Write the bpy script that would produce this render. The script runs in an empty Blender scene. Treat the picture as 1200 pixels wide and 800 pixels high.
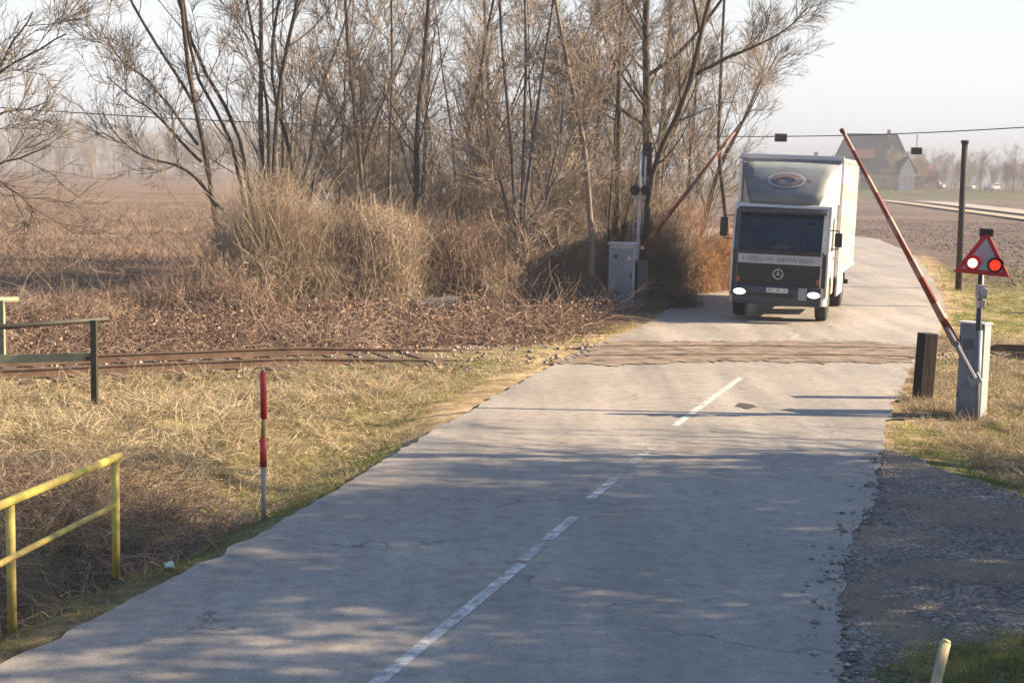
import bpy, math, random
import numpy as np
from mathutils import Vector, Matrix

R = math.radians
scene = bpy.context.scene
COL = scene.collection

# ------------------------------------------------------------------ camera
FPX, H, ROLL = 1750.0, 3.5, R(1.2)          # focal length in px of a 1200 px wide frame, height in metres
PITCH = math.atan(200 / FPX)
fwd = Vector((0, math.cos(PITCH), -math.sin(PITCH)))
rt0 = Vector((1, 0, 0)); up0 = rt0.cross(fwd)
rt = rt0 * math.cos(ROLL) + up0 * math.sin(ROLL)
up = up0 * math.cos(ROLL) - rt0 * math.sin(ROLL)
CAM = Vector((0, 0, H))
cd = bpy.data.cameras.new('camera'); cam = bpy.data.objects.new('camera', cd); COL.objects.link(cam)
m = Matrix((rt, up, -fwd)).transposed().to_4x4(); m.translation = CAM
cam.matrix_world = m
cd.sensor_width = 36; cd.sensor_fit = 'HORIZONTAL'; cd.lens = FPX / 1200 * 36
cd.clip_end = 12000; cd.clip_start = 0.1
scene.camera = cam

# ------------------------------------------------------------------ world, sun, exposure
SUN_EL, SUN_AZ = R(27), R(85)               # azimuth clockwise from +Y
S = Vector((math.sin(SUN_AZ) * math.cos(SUN_EL), math.cos(SUN_AZ) * math.cos(SUN_EL), math.sin(SUN_EL)))
w = bpy.data.worlds.new('World'); scene.world = w; w.use_nodes = True
nt = w.node_tree; bg = nt.nodes['Background']
sky = nt.nodes.new('ShaderNodeTexSky'); sky.sky_type = 'NISHITA'; sky.sun_disc = False
sky.sun_elevation = SUN_EL; sky.sun_rotation = SUN_AZ
sky.air_density = 1.2; sky.dust_density = 1.5; sky.ozone_density = 4.0
# white haze band low in the sky, fading to the clear sky above
gtc = nt.nodes.new('ShaderNodeTexCoord'); gsp = nt.nodes.new('ShaderNodeSeparateXYZ'); nt.links.new(gtc.outputs['Generated'], gsp.inputs[0])
gmr = nt.nodes.new('ShaderNodeMapRange'); gmr.interpolation_type = 'SMOOTHSTEP'
for k_, v_ in (('From Min', 0.02), ('From Max', 0.33), ('To Min', 0.95), ('To Max', 0.0)): gmr.inputs[k_].default_value = v_
nt.links.new(gsp.outputs[2], gmr.inputs['Value'])
gmx = nt.nodes.new('ShaderNodeMix'); gmx.data_type = 'RGBA'; gmx.inputs[7].default_value = (5.9, 5.95, 6.1, 1)
nt.links.new(gmr.outputs[0], gmx.inputs[0]); nt.links.new(sky.outputs[0], gmx.inputs[6])
nt.links.new(gmx.outputs[2], bg.inputs[0]); bg.inputs[1].default_value = 0.06
sd = bpy.data.lights.new('sun', 'SUN'); sun = bpy.data.objects.new('sun', sd); COL.objects.link(sun)
sd.energy = 5.0; sd.angle = R(0.5); sd.color = (1.0, 0.77, 0.51)
sun.rotation_euler = S.to_track_quat('Z', 'Y').to_euler()
sun.location = (20, 0, 30)
scene.view_settings.view_transform = 'Standard'; scene.view_settings.look = 'None'
scene.view_settings.exposure = 1.72; scene.view_settings.gamma = 1
scene.view_settings.use_curve_mapping = False
cy = scene.cycles
cy.max_bounces = 6; cy.diffuse_bounces = 2; cy.glossy_bounces = 3; cy.transmission_bounces = 4
cy.transparent_max_bounces = 12; cy.volume_bounces = 0; cy.caustics_reflective = False; cy.caustics_refractive = False

# ------------------------------------------------------------------ pixel helpers (photo is 1200x800)
def ray(px, py):
    return fwd * FPX + rt * (px - 600) + up * (400 - py)
def G(px, py, z=0.0):
    d = ray(px, py); t = (z - H) / d.z
    return CAM + d * t
def W(px, py, Y):
    d = ray(px, py); return CAM + d * (Y / d.y)
def on_plane(px, py, p0, n):
    d = ray(px, py); t = (p0 - CAM).dot(n) / d.dot(n)
    return CAM + d * t

rng = np.random.default_rng(7)
random.seed(7)

# ------------------------------------------------------------------ object helpers
def tag(o, label=None, cat=None, group=None, kind=None):
    if label: o['label'] = label
    if cat: o['category'] = cat
    if group: o['group'] = group
    if kind: o['kind'] = kind
    return o
def empty(name, loc, rz=0.0, label=None, cat=None, group=None):
    o = bpy.data.objects.new(name, None); COL.objects.link(o)
    o.location = loc; o.rotation_euler = (0, 0, rz); o.empty_display_size = 0.3
    return tag(o, label, cat, group)
def link_mesh(name, me, mat, parent=None, smooth=False):
    o = bpy.data.objects.new(name, me); COL.objects.link(o)
    if mat and not me.materials: me.materials.append(mat)
    if parent: o.parent = parent
    if smooth: me.polygons.foreach_set('use_smooth', np.ones(len(me.polygons), bool))
    return o
def copy_tree(o, parent=None):
    c = o.copy(); COL.objects.link(c); c.parent = parent
    for ch in list(o.children): copy_tree(ch, c)
    return c

class MB:
    """collects simple shaped solids into one mesh"""
    def __init__(s): s.v = []; s.f = []
    def add(s, vs, fs):
        b = len(s.v); s.v += [tuple(v) for v in vs]; s.f += [tuple(i + b for i in f) for f in fs]; return s
    def box(s, x0, x1, y0, y1, z0, z1, M=None):
        vs = [Vector(p) for p in ((x0,y0,z0),(x1,y0,z0),(x1,y1,z0),(x0,y1,z0),(x0,y0,z1),(x1,y0,z1),(x1,y1,z1),(x0,y1,z1))]
        if M: vs = [M @ v for v in vs]
        return s.add(vs, [(3,2,1,0),(4,5,6,7),(0,1,5,4),(1,2,6,5),(2,3,7,6),(3,0,4,7)])
    def prism(s, pts, axis, a, b):
        """polygon pts extruded along axis from a to b; pts are the other two coordinates in order"""
        n = len(pts); vs = []
        for c in (a, b):
            for p in pts:
                q = list(p); q.insert(axis, c); vs.append(q)
        return s.add(vs, [tuple(range(n))[::-1], tuple(range(n, 2*n))] + [(i, (i+1) % n, n+(i+1) % n, n+i) for i in range(n)])
    def rod(s, p, q, r0, r1=None, n=10, cap=True):
        p, q = Vector(p), Vector(q); r1 = r0 if r1 is None else r1
        t = (q - p).normalized(); a = t.orthogonal().normalized(); b = t.cross(a)
        vs = []
        for c, r in ((p, r0), (q, r1)):
            for i in range(n):
                g = 2 * math.pi * i / n; vs.append(c + a * (r * math.cos(g)) + b * (r * math.sin(g)))
        fs = [(i, (i+1) % n, n + (i+1) % n, n + i) for i in range(n)]
        if cap: fs += [tuple(range(n))[::-1], tuple(range(n, 2*n))]
        return s.add(vs, fs)
    def path(s, pts, r, n=8):
        for a, b in zip(pts[:-1], pts[1:]): s.rod(a, b, r, r, n)
        return s
    def lathe(s, prof, c, axis, n=24):
        """prof: (along, radius) list, about axis vector through c"""
        t = Vector(axis).normalized(); a = t.orthogonal().normalized(); b = t.cross(a); c = Vector(c)
        vs = [c + t * h + (a * math.cos(2*math.pi*i/n) + b * math.sin(2*math.pi*i/n)) * r for h, r in prof for i in range(n)]
        fs = [(k*n+i, k*n+(i+1) % n, (k+1)*n+(i+1) % n, (k+1)*n+i) for k in range(len(prof)-1) for i in range(n)]
        fs += [tuple(range(n))[::-1], tuple(range((len(prof)-1)*n, len(prof)*n))]
        return s.add(vs, fs)
    def build(s, name, mat, parent=None, bevel=0.0, smooth=False, seg=2):
        me = bpy.data.meshes.new(name); me.from_pydata(s.v, [], s.f); me.update()
        bm = __import__('bmesh').new(); bm.from_mesh(me)
        __import__('bmesh').ops.recalc_face_normals(bm, faces=bm.faces); bm.to_mesh(me); bm.free()
        o = link_mesh(name, me, mat, parent, smooth)
        if bevel:
            b = o.modifiers.new('bevel', 'BEVEL'); b.width = bevel; b.segments = seg; b.limit_method = 'ANGLE'
        return o

def np_mesh(name, V, F, var=None):
    """V (n,3), F (m,k) arrays"""
    me = bpy.data.meshes.new(name); k = F.shape[1]
    me.vertices.add(len(V)); me.vertices.foreach_set('co', V.astype(np.float32).ravel())
    me.loops.add(F.size); me.loops.foreach_set('vertex_index', F.astype(np.int32).ravel())
    me.polygons.add(len(F)); me.polygons.foreach_set('loop_start', np.arange(0, F.size, k, dtype=np.int32))
    me.polygons.foreach_set('use_smooth', np.ones(len(F), bool))
    if var is not None:
        a = me.attributes.new('var', 'FLOAT', 'POINT'); a.data.foreach_set('value', var.astype(np.float32))
    me.update(calc_edges=True); me.validate(); return me

def unit(a):
    return a / np.maximum(np.linalg.norm(a, axis=-1, keepdims=True), 1e-9)
def tubes(P, Rr, sides=3, var=None):
    """P (N,K,3) polylines, Rr (N,K) radii -> verts, quads, var"""
    N, K, _ = P.shape
    T = unit(np.gradient(P, axis=1))
    ref = unit(rng.normal(size=(N, 1, 3)))
    U = unit(np.cross(T, ref)); Vv = np.cross(T, U)
    ang = np.arange(sides) * 2 * math.pi / sides
    ring = (P[:, :, None] + Rr[:, :, None, None] * (U[:, :, None] * np.cos(ang)[None, None, :, None] + Vv[:, :, None] * np.sin(ang)[None, None, :, None]))
    V = ring.reshape(-1, 3)
    base = (np.arange(N) * K * sides)[:, None, None]
    k = (np.arange(K - 1) * sides)[None, :, None]; s = np.arange(sides)[None, None, :]; s2 = (s + 1) % sides
    F = np.stack([base + k + s, base + k + s2, base + k + sides + s2, base + k + sides + s], -1).reshape(-1, 4)
    vr = np.repeat(rng.random(N) if var is None else var, K * sides)
    return V, F, vr
def blades(P, Wd, var=None):
    """flat tapering blades along polylines"""
    N, K, _ = P.shape
    T = unit(np.gradient(P, axis=1)); side = unit(np.cross(T, unit(rng.normal(size=(N, 1, 3)))))
    V = np.stack([P - side * Wd[:, :, None], P + side * Wd[:, :, None]], 2).reshape(-1, 3)
    base = (np.arange(N) * K * 2)[:, None]; k = (np.arange(K - 1) * 2)[None]
    F = np.stack([base + k, base + k + 1, base + k + 3, base + k + 2], -1).reshape(-1, 4)
    return V, F, np.repeat(rng.random(N) if var is None else var, K * 2)
def merge(*parts):
    Vs, Fs, vs = [], [], []; o = 0
    for V, F, v in parts:
        Vs.append(V); Fs.append(F + o); vs.append(v); o += len(V)
    return np.concatenate(Vs), np.concatenate(Fs), np.concatenate(vs)

# ------------------------------------------------------------------ materials
def newmat(name):
    m = bpy.data.materials.new(name); m.use_nodes = True
    return m, m.node_tree, m.node_tree.nodes['Principled BSDF']
def c4(c): return (c[0], c[1], c[2], 1)
def mat(name, col, rough=0.6, metal=0.0, var=0.0, scale=6.0, bump=0.0, dirt=None, emit=None, es=0.0, coat=0.0, alpha=1.0, spec=0.5, stretch=None):
    m, t, b = newmat(name); b.inputs['Roughness'].default_value = rough; b.inputs['Metallic'].default_value = metal
    b.inputs['Base Color'].default_value = c4(col); b.inputs['Coat Weight'].default_value = coat
    b.inputs['Specular IOR Level'].default_value = spec
    if alpha < 1: b.inputs['Alpha'].default_value = alpha
    tc = t.nodes.new('ShaderNodeTexCoord'); src = tc.outputs['Object']
    if stretch:
        mp = t.nodes.new('ShaderNodeMapping'); mp.inputs['Scale'].default_value = stretch; t.links.new(src, mp.inputs[0]); src = mp.outputs[0]
    if var or dirt:
        n = t.nodes.new('ShaderNodeTexNoise'); n.inputs['Scale'].default_value = scale; n.inputs['Detail'].default_value = 6
        n.inputs['Roughness'].default_value = 0.65; t.links.new(src, n.inputs[0])
        r = t.nodes.new('ShaderNodeValToRGB'); t.links.new(n.outputs[0], r.inputs[0])
        d = dirt or tuple(c * (1 - var) for c in col)
        r.color_ramp.elements[0].position = 0.36; r.color_ramp.elements[0].color = c4(d)
        r.color_ramp.elements[1].position = 0.62; r.color_ramp.elements[1].color = c4(col)
        t.links.new(r.outputs[0], b.inputs['Base Color'])
    if bump:
        n2 = t.nodes.new('ShaderNodeTexNoise'); n2.inputs['Scale'].default_value = scale * 4; n2.inputs['Detail'].default_value = 5
        t.links.new(src, n2.inputs[0]); bp = t.nodes.new('ShaderNodeBump'); bp.inputs['Strength'].default_value = bump
        bp.inputs['Distance'].default_value = 0.02
        t.links.new(n2.outputs[0], bp.inputs['Height']); t.links.new(bp.outputs[0], b.inputs['Normal'])
    if emit: b.inputs['Emission Color'].default_value = c4(emit); b.inputs['Emission Strength'].default_value = es
    return m
def strand_mat(name, cols, rough=0.75, trans=0.0):
    """colour picked per strand from a ramp by the attribute var"""
    m, t, b = newmat(name); b.inputs['Roughness'].default_value = rough; b.inputs['Specular IOR Level'].default_value = 0.25
    a = t.nodes.new('ShaderNodeAttribute'); a.attribute_name = 'var'
    r = t.nodes.new('ShaderNodeValToRGB'); e = r.color_ramp.elements
    while len(e) < len(cols): e.new(0.5)
    for i, c in enumerate(cols): e[i].position = i / (len(cols) - 1); e[i].color = c4(c)
    t.links.new(a.outputs['Fac'], r.inputs[0]); t.links.new(r.outputs[0], b.inputs['Base Color'])
    if trans:
        tr = t.nodes.new('ShaderNodeBsdfTranslucent'); t.links.new(r.outputs[0], tr.inputs[0])
        mx = t.nodes.new('ShaderNodeMixShader'); mx.inputs[0].default_value = trans
        t.links.new(b.outputs[0], mx.inputs[1]); t.links.new(tr.outputs[0], mx.inputs[2])
        t.links.new(mx.outputs[0], t.nodes['Material Output'].inputs[0])
    return m

M_straw = strand_mat('dry_grass', [(0.12,0.09,0.05),(0.31,0.25,0.155),(0.52,0.43,0.29),(0.72,0.63,0.48)], trans=0.2)
M_short = strand_mat('short_grass', [(0.10,0.14,0.03),(0.27,0.28,0.08),(0.50,0.42,0.20)], trans=0.25)
M_green = strand_mat('green_grass', [(0.08,0.12,0.02),(0.15,0.22,0.04),(0.33,0.36,0.09)], trans=0.25)
M_bramble = strand_mat('bramble_stem', [(0.085,0.055,0.043),(0.19,0.13,0.10),(0.33,0.245,0.185),(0.50,0.41,0.32)])
M_leaf = strand_mat('dead_leaf', [(0.06,0.035,0.03),(0.15,0.085,0.065),(0.28,0.18,0.135),(0.46,0.35,0.27)], trans=0.2)
M_vine = strand_mat('dry_vine', [(0.12,0.09,0.068),(0.28,0.215,0.16),(0.48,0.385,0.29),(0.68,0.58,0.46)], trans=0.1)
M_twig = strand_mat('twig_bark', [(0.10,0.08,0.065),(0.22,0.175,0.14),(0.37,0.30,0.24),(0.56,0.47,0.38)])
M_twig_grey = strand_mat('grey_twig_bark', [(0.06,0.05,0.043),(0.14,0.115,0.095),(0.32,0.26,0.21)])
M_bark = mat('bark', (0.23,0.19,0.155), 0.9, var=0.55, scale=5, bump=0.6, stretch=(1,1,0.25))
M_bark_dark = mat('dark_bark', (0.085,0.065,0.05), 0.9, var=0.5, scale=5, bump=0.6, stretch=(1,1,0.25))
M_bark_pale = mat('pale_bark', (0.34,0.26,0.18), 0.85, var=0.35, scale=4, bump=0.4, stretch=(1,1,0.25))

# ------------------------------------------------------------------ road edges, in metres on the ground
LPX = [(0,778),(140,708),(270,643),(372,586),(475,525),(565,472),(640,431),(700,402),(750,383),(778,366),(800,350),(850,334)]
RPX = [(1008,800),(984,736),(980,690),(992,640),(1014,604),(1030,560),(1036,520),(1050,470),(1068,430),(1088,408),(1105,385),(1108,360),(1095,330),(1074,301),(1056,291)]
def g2(px, py): p = G(px, py); return (p.x, p.y)
Ledge = [(-8.0,-6.0),(-5.9,2.0)] + [g2(*p) for p in LPX] + [(11.3,65.0),(12.0,78.0),(6.0,88.0),(-8.0,95.0),(-19.0,112.0),(-25,150),(-25,420)]
Redge = [(-2.6,-6.0),(-0.1,2.0)] + [g2(*p) for p in RPX] + [(21.2,88.0),(18.0,97.0),(6.0,101.0),(-6,105.0),(-13.0,118.0),(-19,150),(-19,420)]
def resample(pts, step, jit, seed):
    rg = np.random.default_rng(seed); P = np.array(pts, float); out = []
    for a, b in zip(P[:-1], P[1:]):
        L = np.linalg.norm(b - a); n = max(1, int(L / step))
        for i in range(n): out.append(a + (b - a) * i / n)
    out.append(P[-1]); out = np.array(out)
    for _ in range(50): out[1:-1] = (out[:-2] + 2*out[1:-1] + out[2:]) / 4      # round the corners
    d = unit(np.gradient(out, axis=0)); n_ = np.stack([-d[:,1], d[:,0]], 1)
    k = rg.normal(size=len(out)); k = .55*k + 1.1*np.convolve(rg.normal(size=len(out)), np.ones(9)/9, 'same')
    out[1:-1] += (n_ * (k * jit)[:, None])[1:-1]
    return out
Lc = resample(Ledge, 0.16, 0.045, 1); Rc = resample(Redge, 0.16, 0.06, 2)
ROAD = np.concatenate([Lc, Rc[::-1]])
ROADc = np.array(Ledge + Redge[::-1])
GRAV = np.array([(-0.5,1.0),g2(900,790),g2(940,640),g2(990,540),g2(1038,512),g2(1052,530),g2(1100,552),g2(1150,566),g2(1200,582),g2(1290,612),g2(1420,640),
                 g2(1600,700),g2(1500,770),g2(1200,752),g2(1100,764),g2(1030,800),(1.6,7.0)])

GRAV2 = np.concatenate([GRAV[:-4], [(9.0,8.0),(6.0,2.0),(1.0,0.5)]])     # the sheet itself runs on under the corner grass
def inside(P, poly):
    x, y = P[:,0], P[:,1]; r = np.zeros(len(P), bool); n = len(poly)
    for i in range(n):
        x0, y0 = poly[i]; x1, y1 = poly[(i+1) % n]
        c = ((y0 > y) != (y1 > y)) & (x < (x1 - x0) * (y - y0) / (y1 - y0 + 1e-12) + x0); r ^= c
    return r
def sdist(P, poly):
    d = np.full(len(P), 1e9); n = len(poly)
    for i in range(n):
        a = np.array(poly[i]); b = np.array(poly[(i+1) % n]); ab = b - a
        t = np.clip(((P - a) @ ab) / (ab @ ab + 1e-9), 0, 1)
        d = np.minimum(d, np.linalg.norm(P - (a + t[:,None] * ab), axis=1))
    return np.where(inside(P, poly), -d, d)

TRK = np.array([(-90,-14),(-30,13.6),(-8.3,24.6),(-1.8,28.2),(3.5,29.9),(9,30.2),(16,29.6),(40,26.5),(110,14)], float)
def smoothline(pts, step):
    P = np.array(pts, float); out = []
    for a, b in zip(P[:-1], P[1:]):
        n = max(1, int(np.linalg.norm(b-a)/step))
        for i in range(n): out.append(a + (b-a)*i/n)
    out.append(P[-1]); out = np.array(out)
    for _ in range(60): out[1:-1] = (out[:-2] + 2*out[1:-1] + out[2:]) / 4
    return out
TRc = smoothline(TRK, 0.5)
def trdist(P):
    Q = TRc; d = np.full(len(P), 1e9)
    for a, b in zip(Q[:-1:2], Q[2::2]):
        ab = b - a; t = np.clip(((P-a)@ab)/(ab@ab), 0, 1)
        d = np.minimum(d, np.linalg.norm(P-(a+t[:,None]*ab), axis=1))
    return d
def tr_side(P):   # + beyond the railway, - on our side
    yy = np.interp(P[:,0], TRc[:,0], TRc[:,1]); return P[:,1] - yy
def sst(a, b, x): t = np.clip((x-a)/(b-a), 0, 1); return t*t*(3-2*t)
def wob(x, y, f, s=0.0):
    return (np.sin(x*f+1.3+s)*np.cos(y*f*1.13-.7+s) + .6*np.sin(x*f*2.3+y*f*1.7+s*2) + .4*np.cos(x*f*4.1-y*f*3.7+s)) / 2
def height(x, y):
    x = np.asarray(x, float); y = np.asarray(y, float); P = np.stack([x.ravel(), y.ravel()], 1)
    near = (np.abs(P[:,0]) < 45) & (P[:,1] > -8) & (P[:,1] < 112)
    d = np.full(len(P), 50.0); d[near] = sdist(P[near], ROADc)
    dg = np.full(len(P), 50.0); dg[near] = sdist(P[near], GRAV2)
    td = np.full(len(P), 50.0); td[near] = trdist(P[near])
    x, y = P[:,0], P[:,1]
    k = sst(0.1, 1.6, d) * sst(0.0, 1.2, dg)
    h = -0.05 - 0.10*k + k*(0.07*wob(x, y, 1.1) + 0.05*wob(x, y, 2.9, 2))
    # culvert ditch that runs out to the left under the yellow railing
    left = sst(0.45, 1.3, d) * (x < 0)
    cy_ = 12.1 - 0.12*(x + 4)
    h -= 1.65 * np.exp(-((y - cy_)/1.5)**2) * left
    # shallow roadside ditch between railing and marker post
    h -= 0.35 * np.exp(-((x + 4.0 - (y-13)*0.25)/0.9)**2) * sst(12.5, 14, y) * (1-sst(20, 23, y))
    # bank round the barrier on the right
    h += 0.16 * np.exp(-(((x-8.2)/1.6)**2 + ((y-23.2)/2.2)**2)) * k
    # ballast bed
    h = h*sst(0.9, 2.2, td) + (1-sst(0.9, 2.2, td))*np.where(d < 0.4, -0.05, -0.03)
    h = np.where((d < 0.05) | (dg < 0.05), -0.05, h)
    h += 1.6*sst(215, 330, y)*sst(-20, 40, x)
    return h

# ------------------------------------------------------------------ ground sheet
def axis(lo, hi, step, far, g=1.16):
    a = [lo]; s = step
    while a[-1] > -far: s *= g; a.append(a[-1]-s)
    b = [hi]; s = step
    while b[-1] < far: s *= g; b.append(b[-1]+s)
    return np.array(sorted(a[1:]) + list(np.arange(lo, hi, step)) + b)
gx = axis(-22, 22, 0.25, 4000); gy = axis(4, 60, 0.25, 4000)
X, Y = np.meshgrid(gx, gy); Z = height(X, Y).reshape(X.shape)
V = np.stack([X, Y, Z], -1).reshape(-1, 3); nx, ny = len(gx), len(gy)
ii, jj = np.meshgrid(np.arange(nx-1), np.arange(ny-1)); b0 = (jj*nx+ii).ravel()
F = np.stack([b0, b0+1, b0+nx+1, b0+nx], 1)
me = np_mesh('ground', V, F)
# albedo by kind of soil
Pg = V[:, :2]; ts = tr_side(Pg); xg, yg = Pg[:,0], Pg[:,1]
dR = np.full(len(Pg), 50.0); nr = (np.abs(xg) < 45) & (yg > -8) & (yg < 112); dR[nr] = sdist(Pg[nr], ROADc)
verge = np.array([0.27,0.225,0.125]); soil = np.array([0.16,0.11,0.075]); fieldL = np.array([0.185,0.13,0.092]); plough = np.array([0.155,0.12,0.105]); green = np.array([0.20,0.21,0.07])
pale = np.array([0.42,0.32,0.20])
C = np.tile(verge, (len(Pg), 1))
rightside = (xg > np.interp(yg, Rc[:400,1], Rc[:400,0]) ) & (yg < 90)
def mixc(C, c, k): return C*(1-k[:,None]) + c*k[:,None]
kk = sst(1.5, 4, ts) * (~rightside); C = mixc(C, soil, kk*0.8)
C = mixc(C, fieldL, sst(9, 16, ts)*(~rightside))
kR = sst(0, 1, (xg - (np.interp(yg, [25,32,45,70,90,400],[14,17,24,26,24,24])))/3.0)
vL = rightside | (yg >= 90)
C = mixc(C, plough, (((sst(46, 52, yg - 0.28*(xg-14))) * (xg > 8)))*1.0)
gn = sst(0.15, 0.75, wob(xg, yg, 0.8, 5)); C = mixc(C, green, gn*(yg < 48)*0.5)
C = mixc(C, green*0.5, sst(255, 262, yg)*(xg > 30)*(yg < 335)*0.8)
C = mixc(C, soil, np.exp(-((yg-12.1)/2.0)**2)*(xg < -3.8)*0.9)
mw_ = 0.35 + 0.9*sst(17, 22, yg)
C = mixc(C, pale, (1-sst(0.3*mw_, mw_, dR + .25*wob(xg, yg, 2.3)))*(yg < 70)*(0.35+.6*sst(16, 20, yg)))
at = me.color_attributes.new('soil', 'FLOAT_COLOR', 'POINT')
at.data.foreach_set('color', np.concatenate([C, np.ones((len(C), 1))], 1).astype(np.float32).ravel())
mg, t, b = newmat('ground_soil'); b.inputs['Roughness'].default_value = 0.95; b.inputs['Specular IOR Level'].default_value = 0.1
a = t.nodes.new('ShaderNodeAttribute'); a.attribute_name = 'soil'
tc = t.nodes.new('ShaderNodeTexCoord')
def noise(t, src, sc, det=6, rough=0.6):
    n = t.nodes.new('ShaderNodeTexNoise'); n.inputs['Scale'].default_value = sc; n.inputs['Detail'].default_value = det; n.inputs['Roughness'].default_value = rough
    t.links.new(src, n.inputs[0]); return n
def ramp(t, src, stops):
    r = t.nodes.new('ShaderNodeValToRGB'); e = r.color_ramp.elements
    while len(e) < len(stops): e.new(0.5)
    for i, (p, c) in enumerate(stops): e[i].position = p; e[i].color = c4(c) if not isinstance(c, (int, float)) else (c, c, c, 1)
    t.links.new(src, r.inputs[0]); return r
def mult(t, a, b, mode='MULTIPLY', fac=1.0):
    mx = t.nodes.new('ShaderNodeMix'); mx.data_type = 'RGBA'; mx.blend_type = mode; mx.inputs[0].default_value = fac
    t.links.new(a, mx.inputs[6]); t.links.new(b, mx.inputs[7]); return mx
n1 = noise(t, tc.outputs['Object'], 2.6, 10, 0.75); r1 = ramp(t, n1.outputs[0], [(0.34, 0.42), (0.5, 0.95), (0.66, 1.5)])
n3 = noise(t, tc.outputs['Object'], 0.09, 6, 0.6); r3 = ramp(t, n3.outputs[0], [(0.35, 0.72), (0.65, 1.25)])
mx = mult(t, a.outputs['Color'], r1.outputs[0]); mx2 = mult(t, mx.outputs[2], r3.outputs[0])
t.links.new(mx2.outputs[2], b.inputs['Base Color'])
bp = t.nodes.new('ShaderNodeBump'); bp.inputs['Strength'].default_value = 0.9; bp.inputs['Distance'].default_value = 0.12
t.links.new(n1.outputs[0], bp.inputs['Height']); t.links.new(bp.outputs[0], b.inputs['Normal'])
tag(link_mesh('ground', me, mg), 'field and verge ground with dry grass soil stretching to the horizon', 'ground', kind='structure')

# ------------------------------------------------------------------ gravel, road, crossing, markings
def sheet(name, L, Rr, z, m, across=1, label=None, cat=None):
    """a strip between two polylines matched by arc length"""
    n = max(len(L), len(Rr))
    def rs(P, n):
        d = np.r_[0, np.cumsum(np.linalg.norm(np.diff(P, axis=0), axis=1))]; u = np.linspace(0, d[-1], n)
        return np.stack([np.interp(u, d, P[:,0]), np.interp(u, d, P[:,1])], 1)
    A = rs(np.array(L), n); B = rs(np.array(Rr), n); mb = MB()
    vs = [(*(A[i]*(1-k/across) + B[i]*k/across), z) for i in range(n) for k in range(across+1)]
    w_ = across+1
    fs = [(i*w_+k, i*w_+k+1, (i+1)*w_+k+1, (i+1)*w_+k) for i in range(n-1) for k in range(across)]
    mb.add(vs, fs); o = mb.build(name, m); tag(o, label, cat, kind='structure'); return o
mgr, t, b = newmat('gravel'); b.inputs['Roughness'].default_value = 0.9
tc = t.nodes.new('ShaderNodeTexCoord')
vo = t.nodes.new('ShaderNodeTexVoronoi'); vo.inputs['Scale'].default_value = 30; t.links.new(tc.outputs['Object'], vo.inputs[0])
rg = ramp(t, vo.outputs['Color'], [(0.15, (0.10,0.088,0.075)), (0.55, (0.21,0.185,0.16)), (0.9, (0.38,0.34,0.30))])
nn = noise(t, tc.outputs['Object'], 0.9, 6); rr = ramp(t, nn.outputs[0], [(0.3, 0.6), (0.7, 1.3)])
mm = mult(t, rg.outputs[0], rr.outputs[0])
nd = noise(t, tc.outputs['Object'], 0.7, 7, .7); rdn = ramp(t, nd.outputs[0], [(0.47, 0.0), (0.58, 0.85)])
dm = t.nodes.new('ShaderNodeMix'); dm.data_type = 'RGBA'; dm.inputs[7].default_value = (.27,.215,.155,1)      # packed sandy dirt
t.links.new(rdn.outputs[0], dm.inputs[0]); t.links.new(mm.outputs[2], dm.inputs[6]); t.links.new(dm.outputs[2], b.inputs['Base Color'])
bp = t.nodes.new('ShaderNodeBump'); bp.inputs['Strength'].default_value = 1; bp.inputs['Distance'].default_value = 0.03; bp.invert = True
t.links.new(vo.outputs['Distance'], bp.inputs['Height']); t.links.new(bp.outputs[0], b.inputs['Normal'])
mb = MB(); gp = [tuple(p) for p in resample([tuple(q) for q in GRAV2] + [tuple(GRAV2[0])], .2, .10, 9)]; mb.add([(x, y, -0.006) for x, y in gp], [tuple(range(len(gp)))])
tag(mb.build('gravel_layby', mgr), 'dark gravel lay-by on the right of the road', 'gravel', kind='structure')

ma, t, b = newmat('worn_asphalt')
tc = t.nodes.new('ShaderNodeTexCoord')
n_a = noise(t, tc.outputs['Object'], 0.35, 6); r_a = ramp(t, n_a.outputs[0], [(0.3, (0.27,0.25,0.228)), (0.7, (0.365,0.335,0.298))])
n_f = noise(t, tc.outputs['Object'], 55, 4, 0.8); r_f = ramp(t, n_f.outputs[0], [(0.3, 0.6), (0.7, 1.4)])
mp = t.nodes.new('ShaderNodeMapping'); mp.inputs['Rotation'].default_value = (0,0,R(17)); mp.inputs['Scale'].default_value = (1.3, 0.09, 1)
t.links.new(tc.outputs['Object'], mp.inputs[0])
n_s = noise(t, mp.outputs[0], 1.0, 5, 0.6); r_s = ramp(t, n_s.outputs[0], [(0.35, 0.84), (0.65, 1.12)])   # wear along the wheel tracks
nw = noise(t, tc.outputs['Object'], 1.4, 4); vw = t.nodes.new('ShaderNodeVectorMath'); vw.operation = 'ADD'
t.links.new(tc.outputs['Object'], vw.inputs[0]); t.links.new(nw.outputs['Color'], vw.inputs[1])
vc = t.nodes.new('ShaderNodeTexVoronoi'); vc.feature = 'DISTANCE_TO_EDGE'; vc.inputs['Scale'].default_value = 0.42; t.links.new(vw.outputs[0], vc.inputs[0])
r_c = ramp(t, vc.outputs['Distance'], [(0.0, 0.45), (0.011, 1.0)])
n_m = noise(t, tc.outputs['Object'], 0.5, 3); r_m = ramp(t, n_m.outputs[0], [(0.5, 0.0), (0.6, 1.0)])
mxc = t.nodes.new('ShaderNodeMix'); mxc.data_type = 'RGBA'; mxc.inputs[6].default_value = (1,1,1,1)
t.links.new(r_m.outputs[0], mxc.inputs[0]); t.links.new(r_c.outputs[0], mxc.inputs[7])
n_k = noise(t, tc.outputs['Object'], 5.5, 8, 0.75); r_k = ramp(t, n_k.outputs[0], [(0.33, 0.70), (0.5, 1.0), (0.68, 1.2)])
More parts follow.
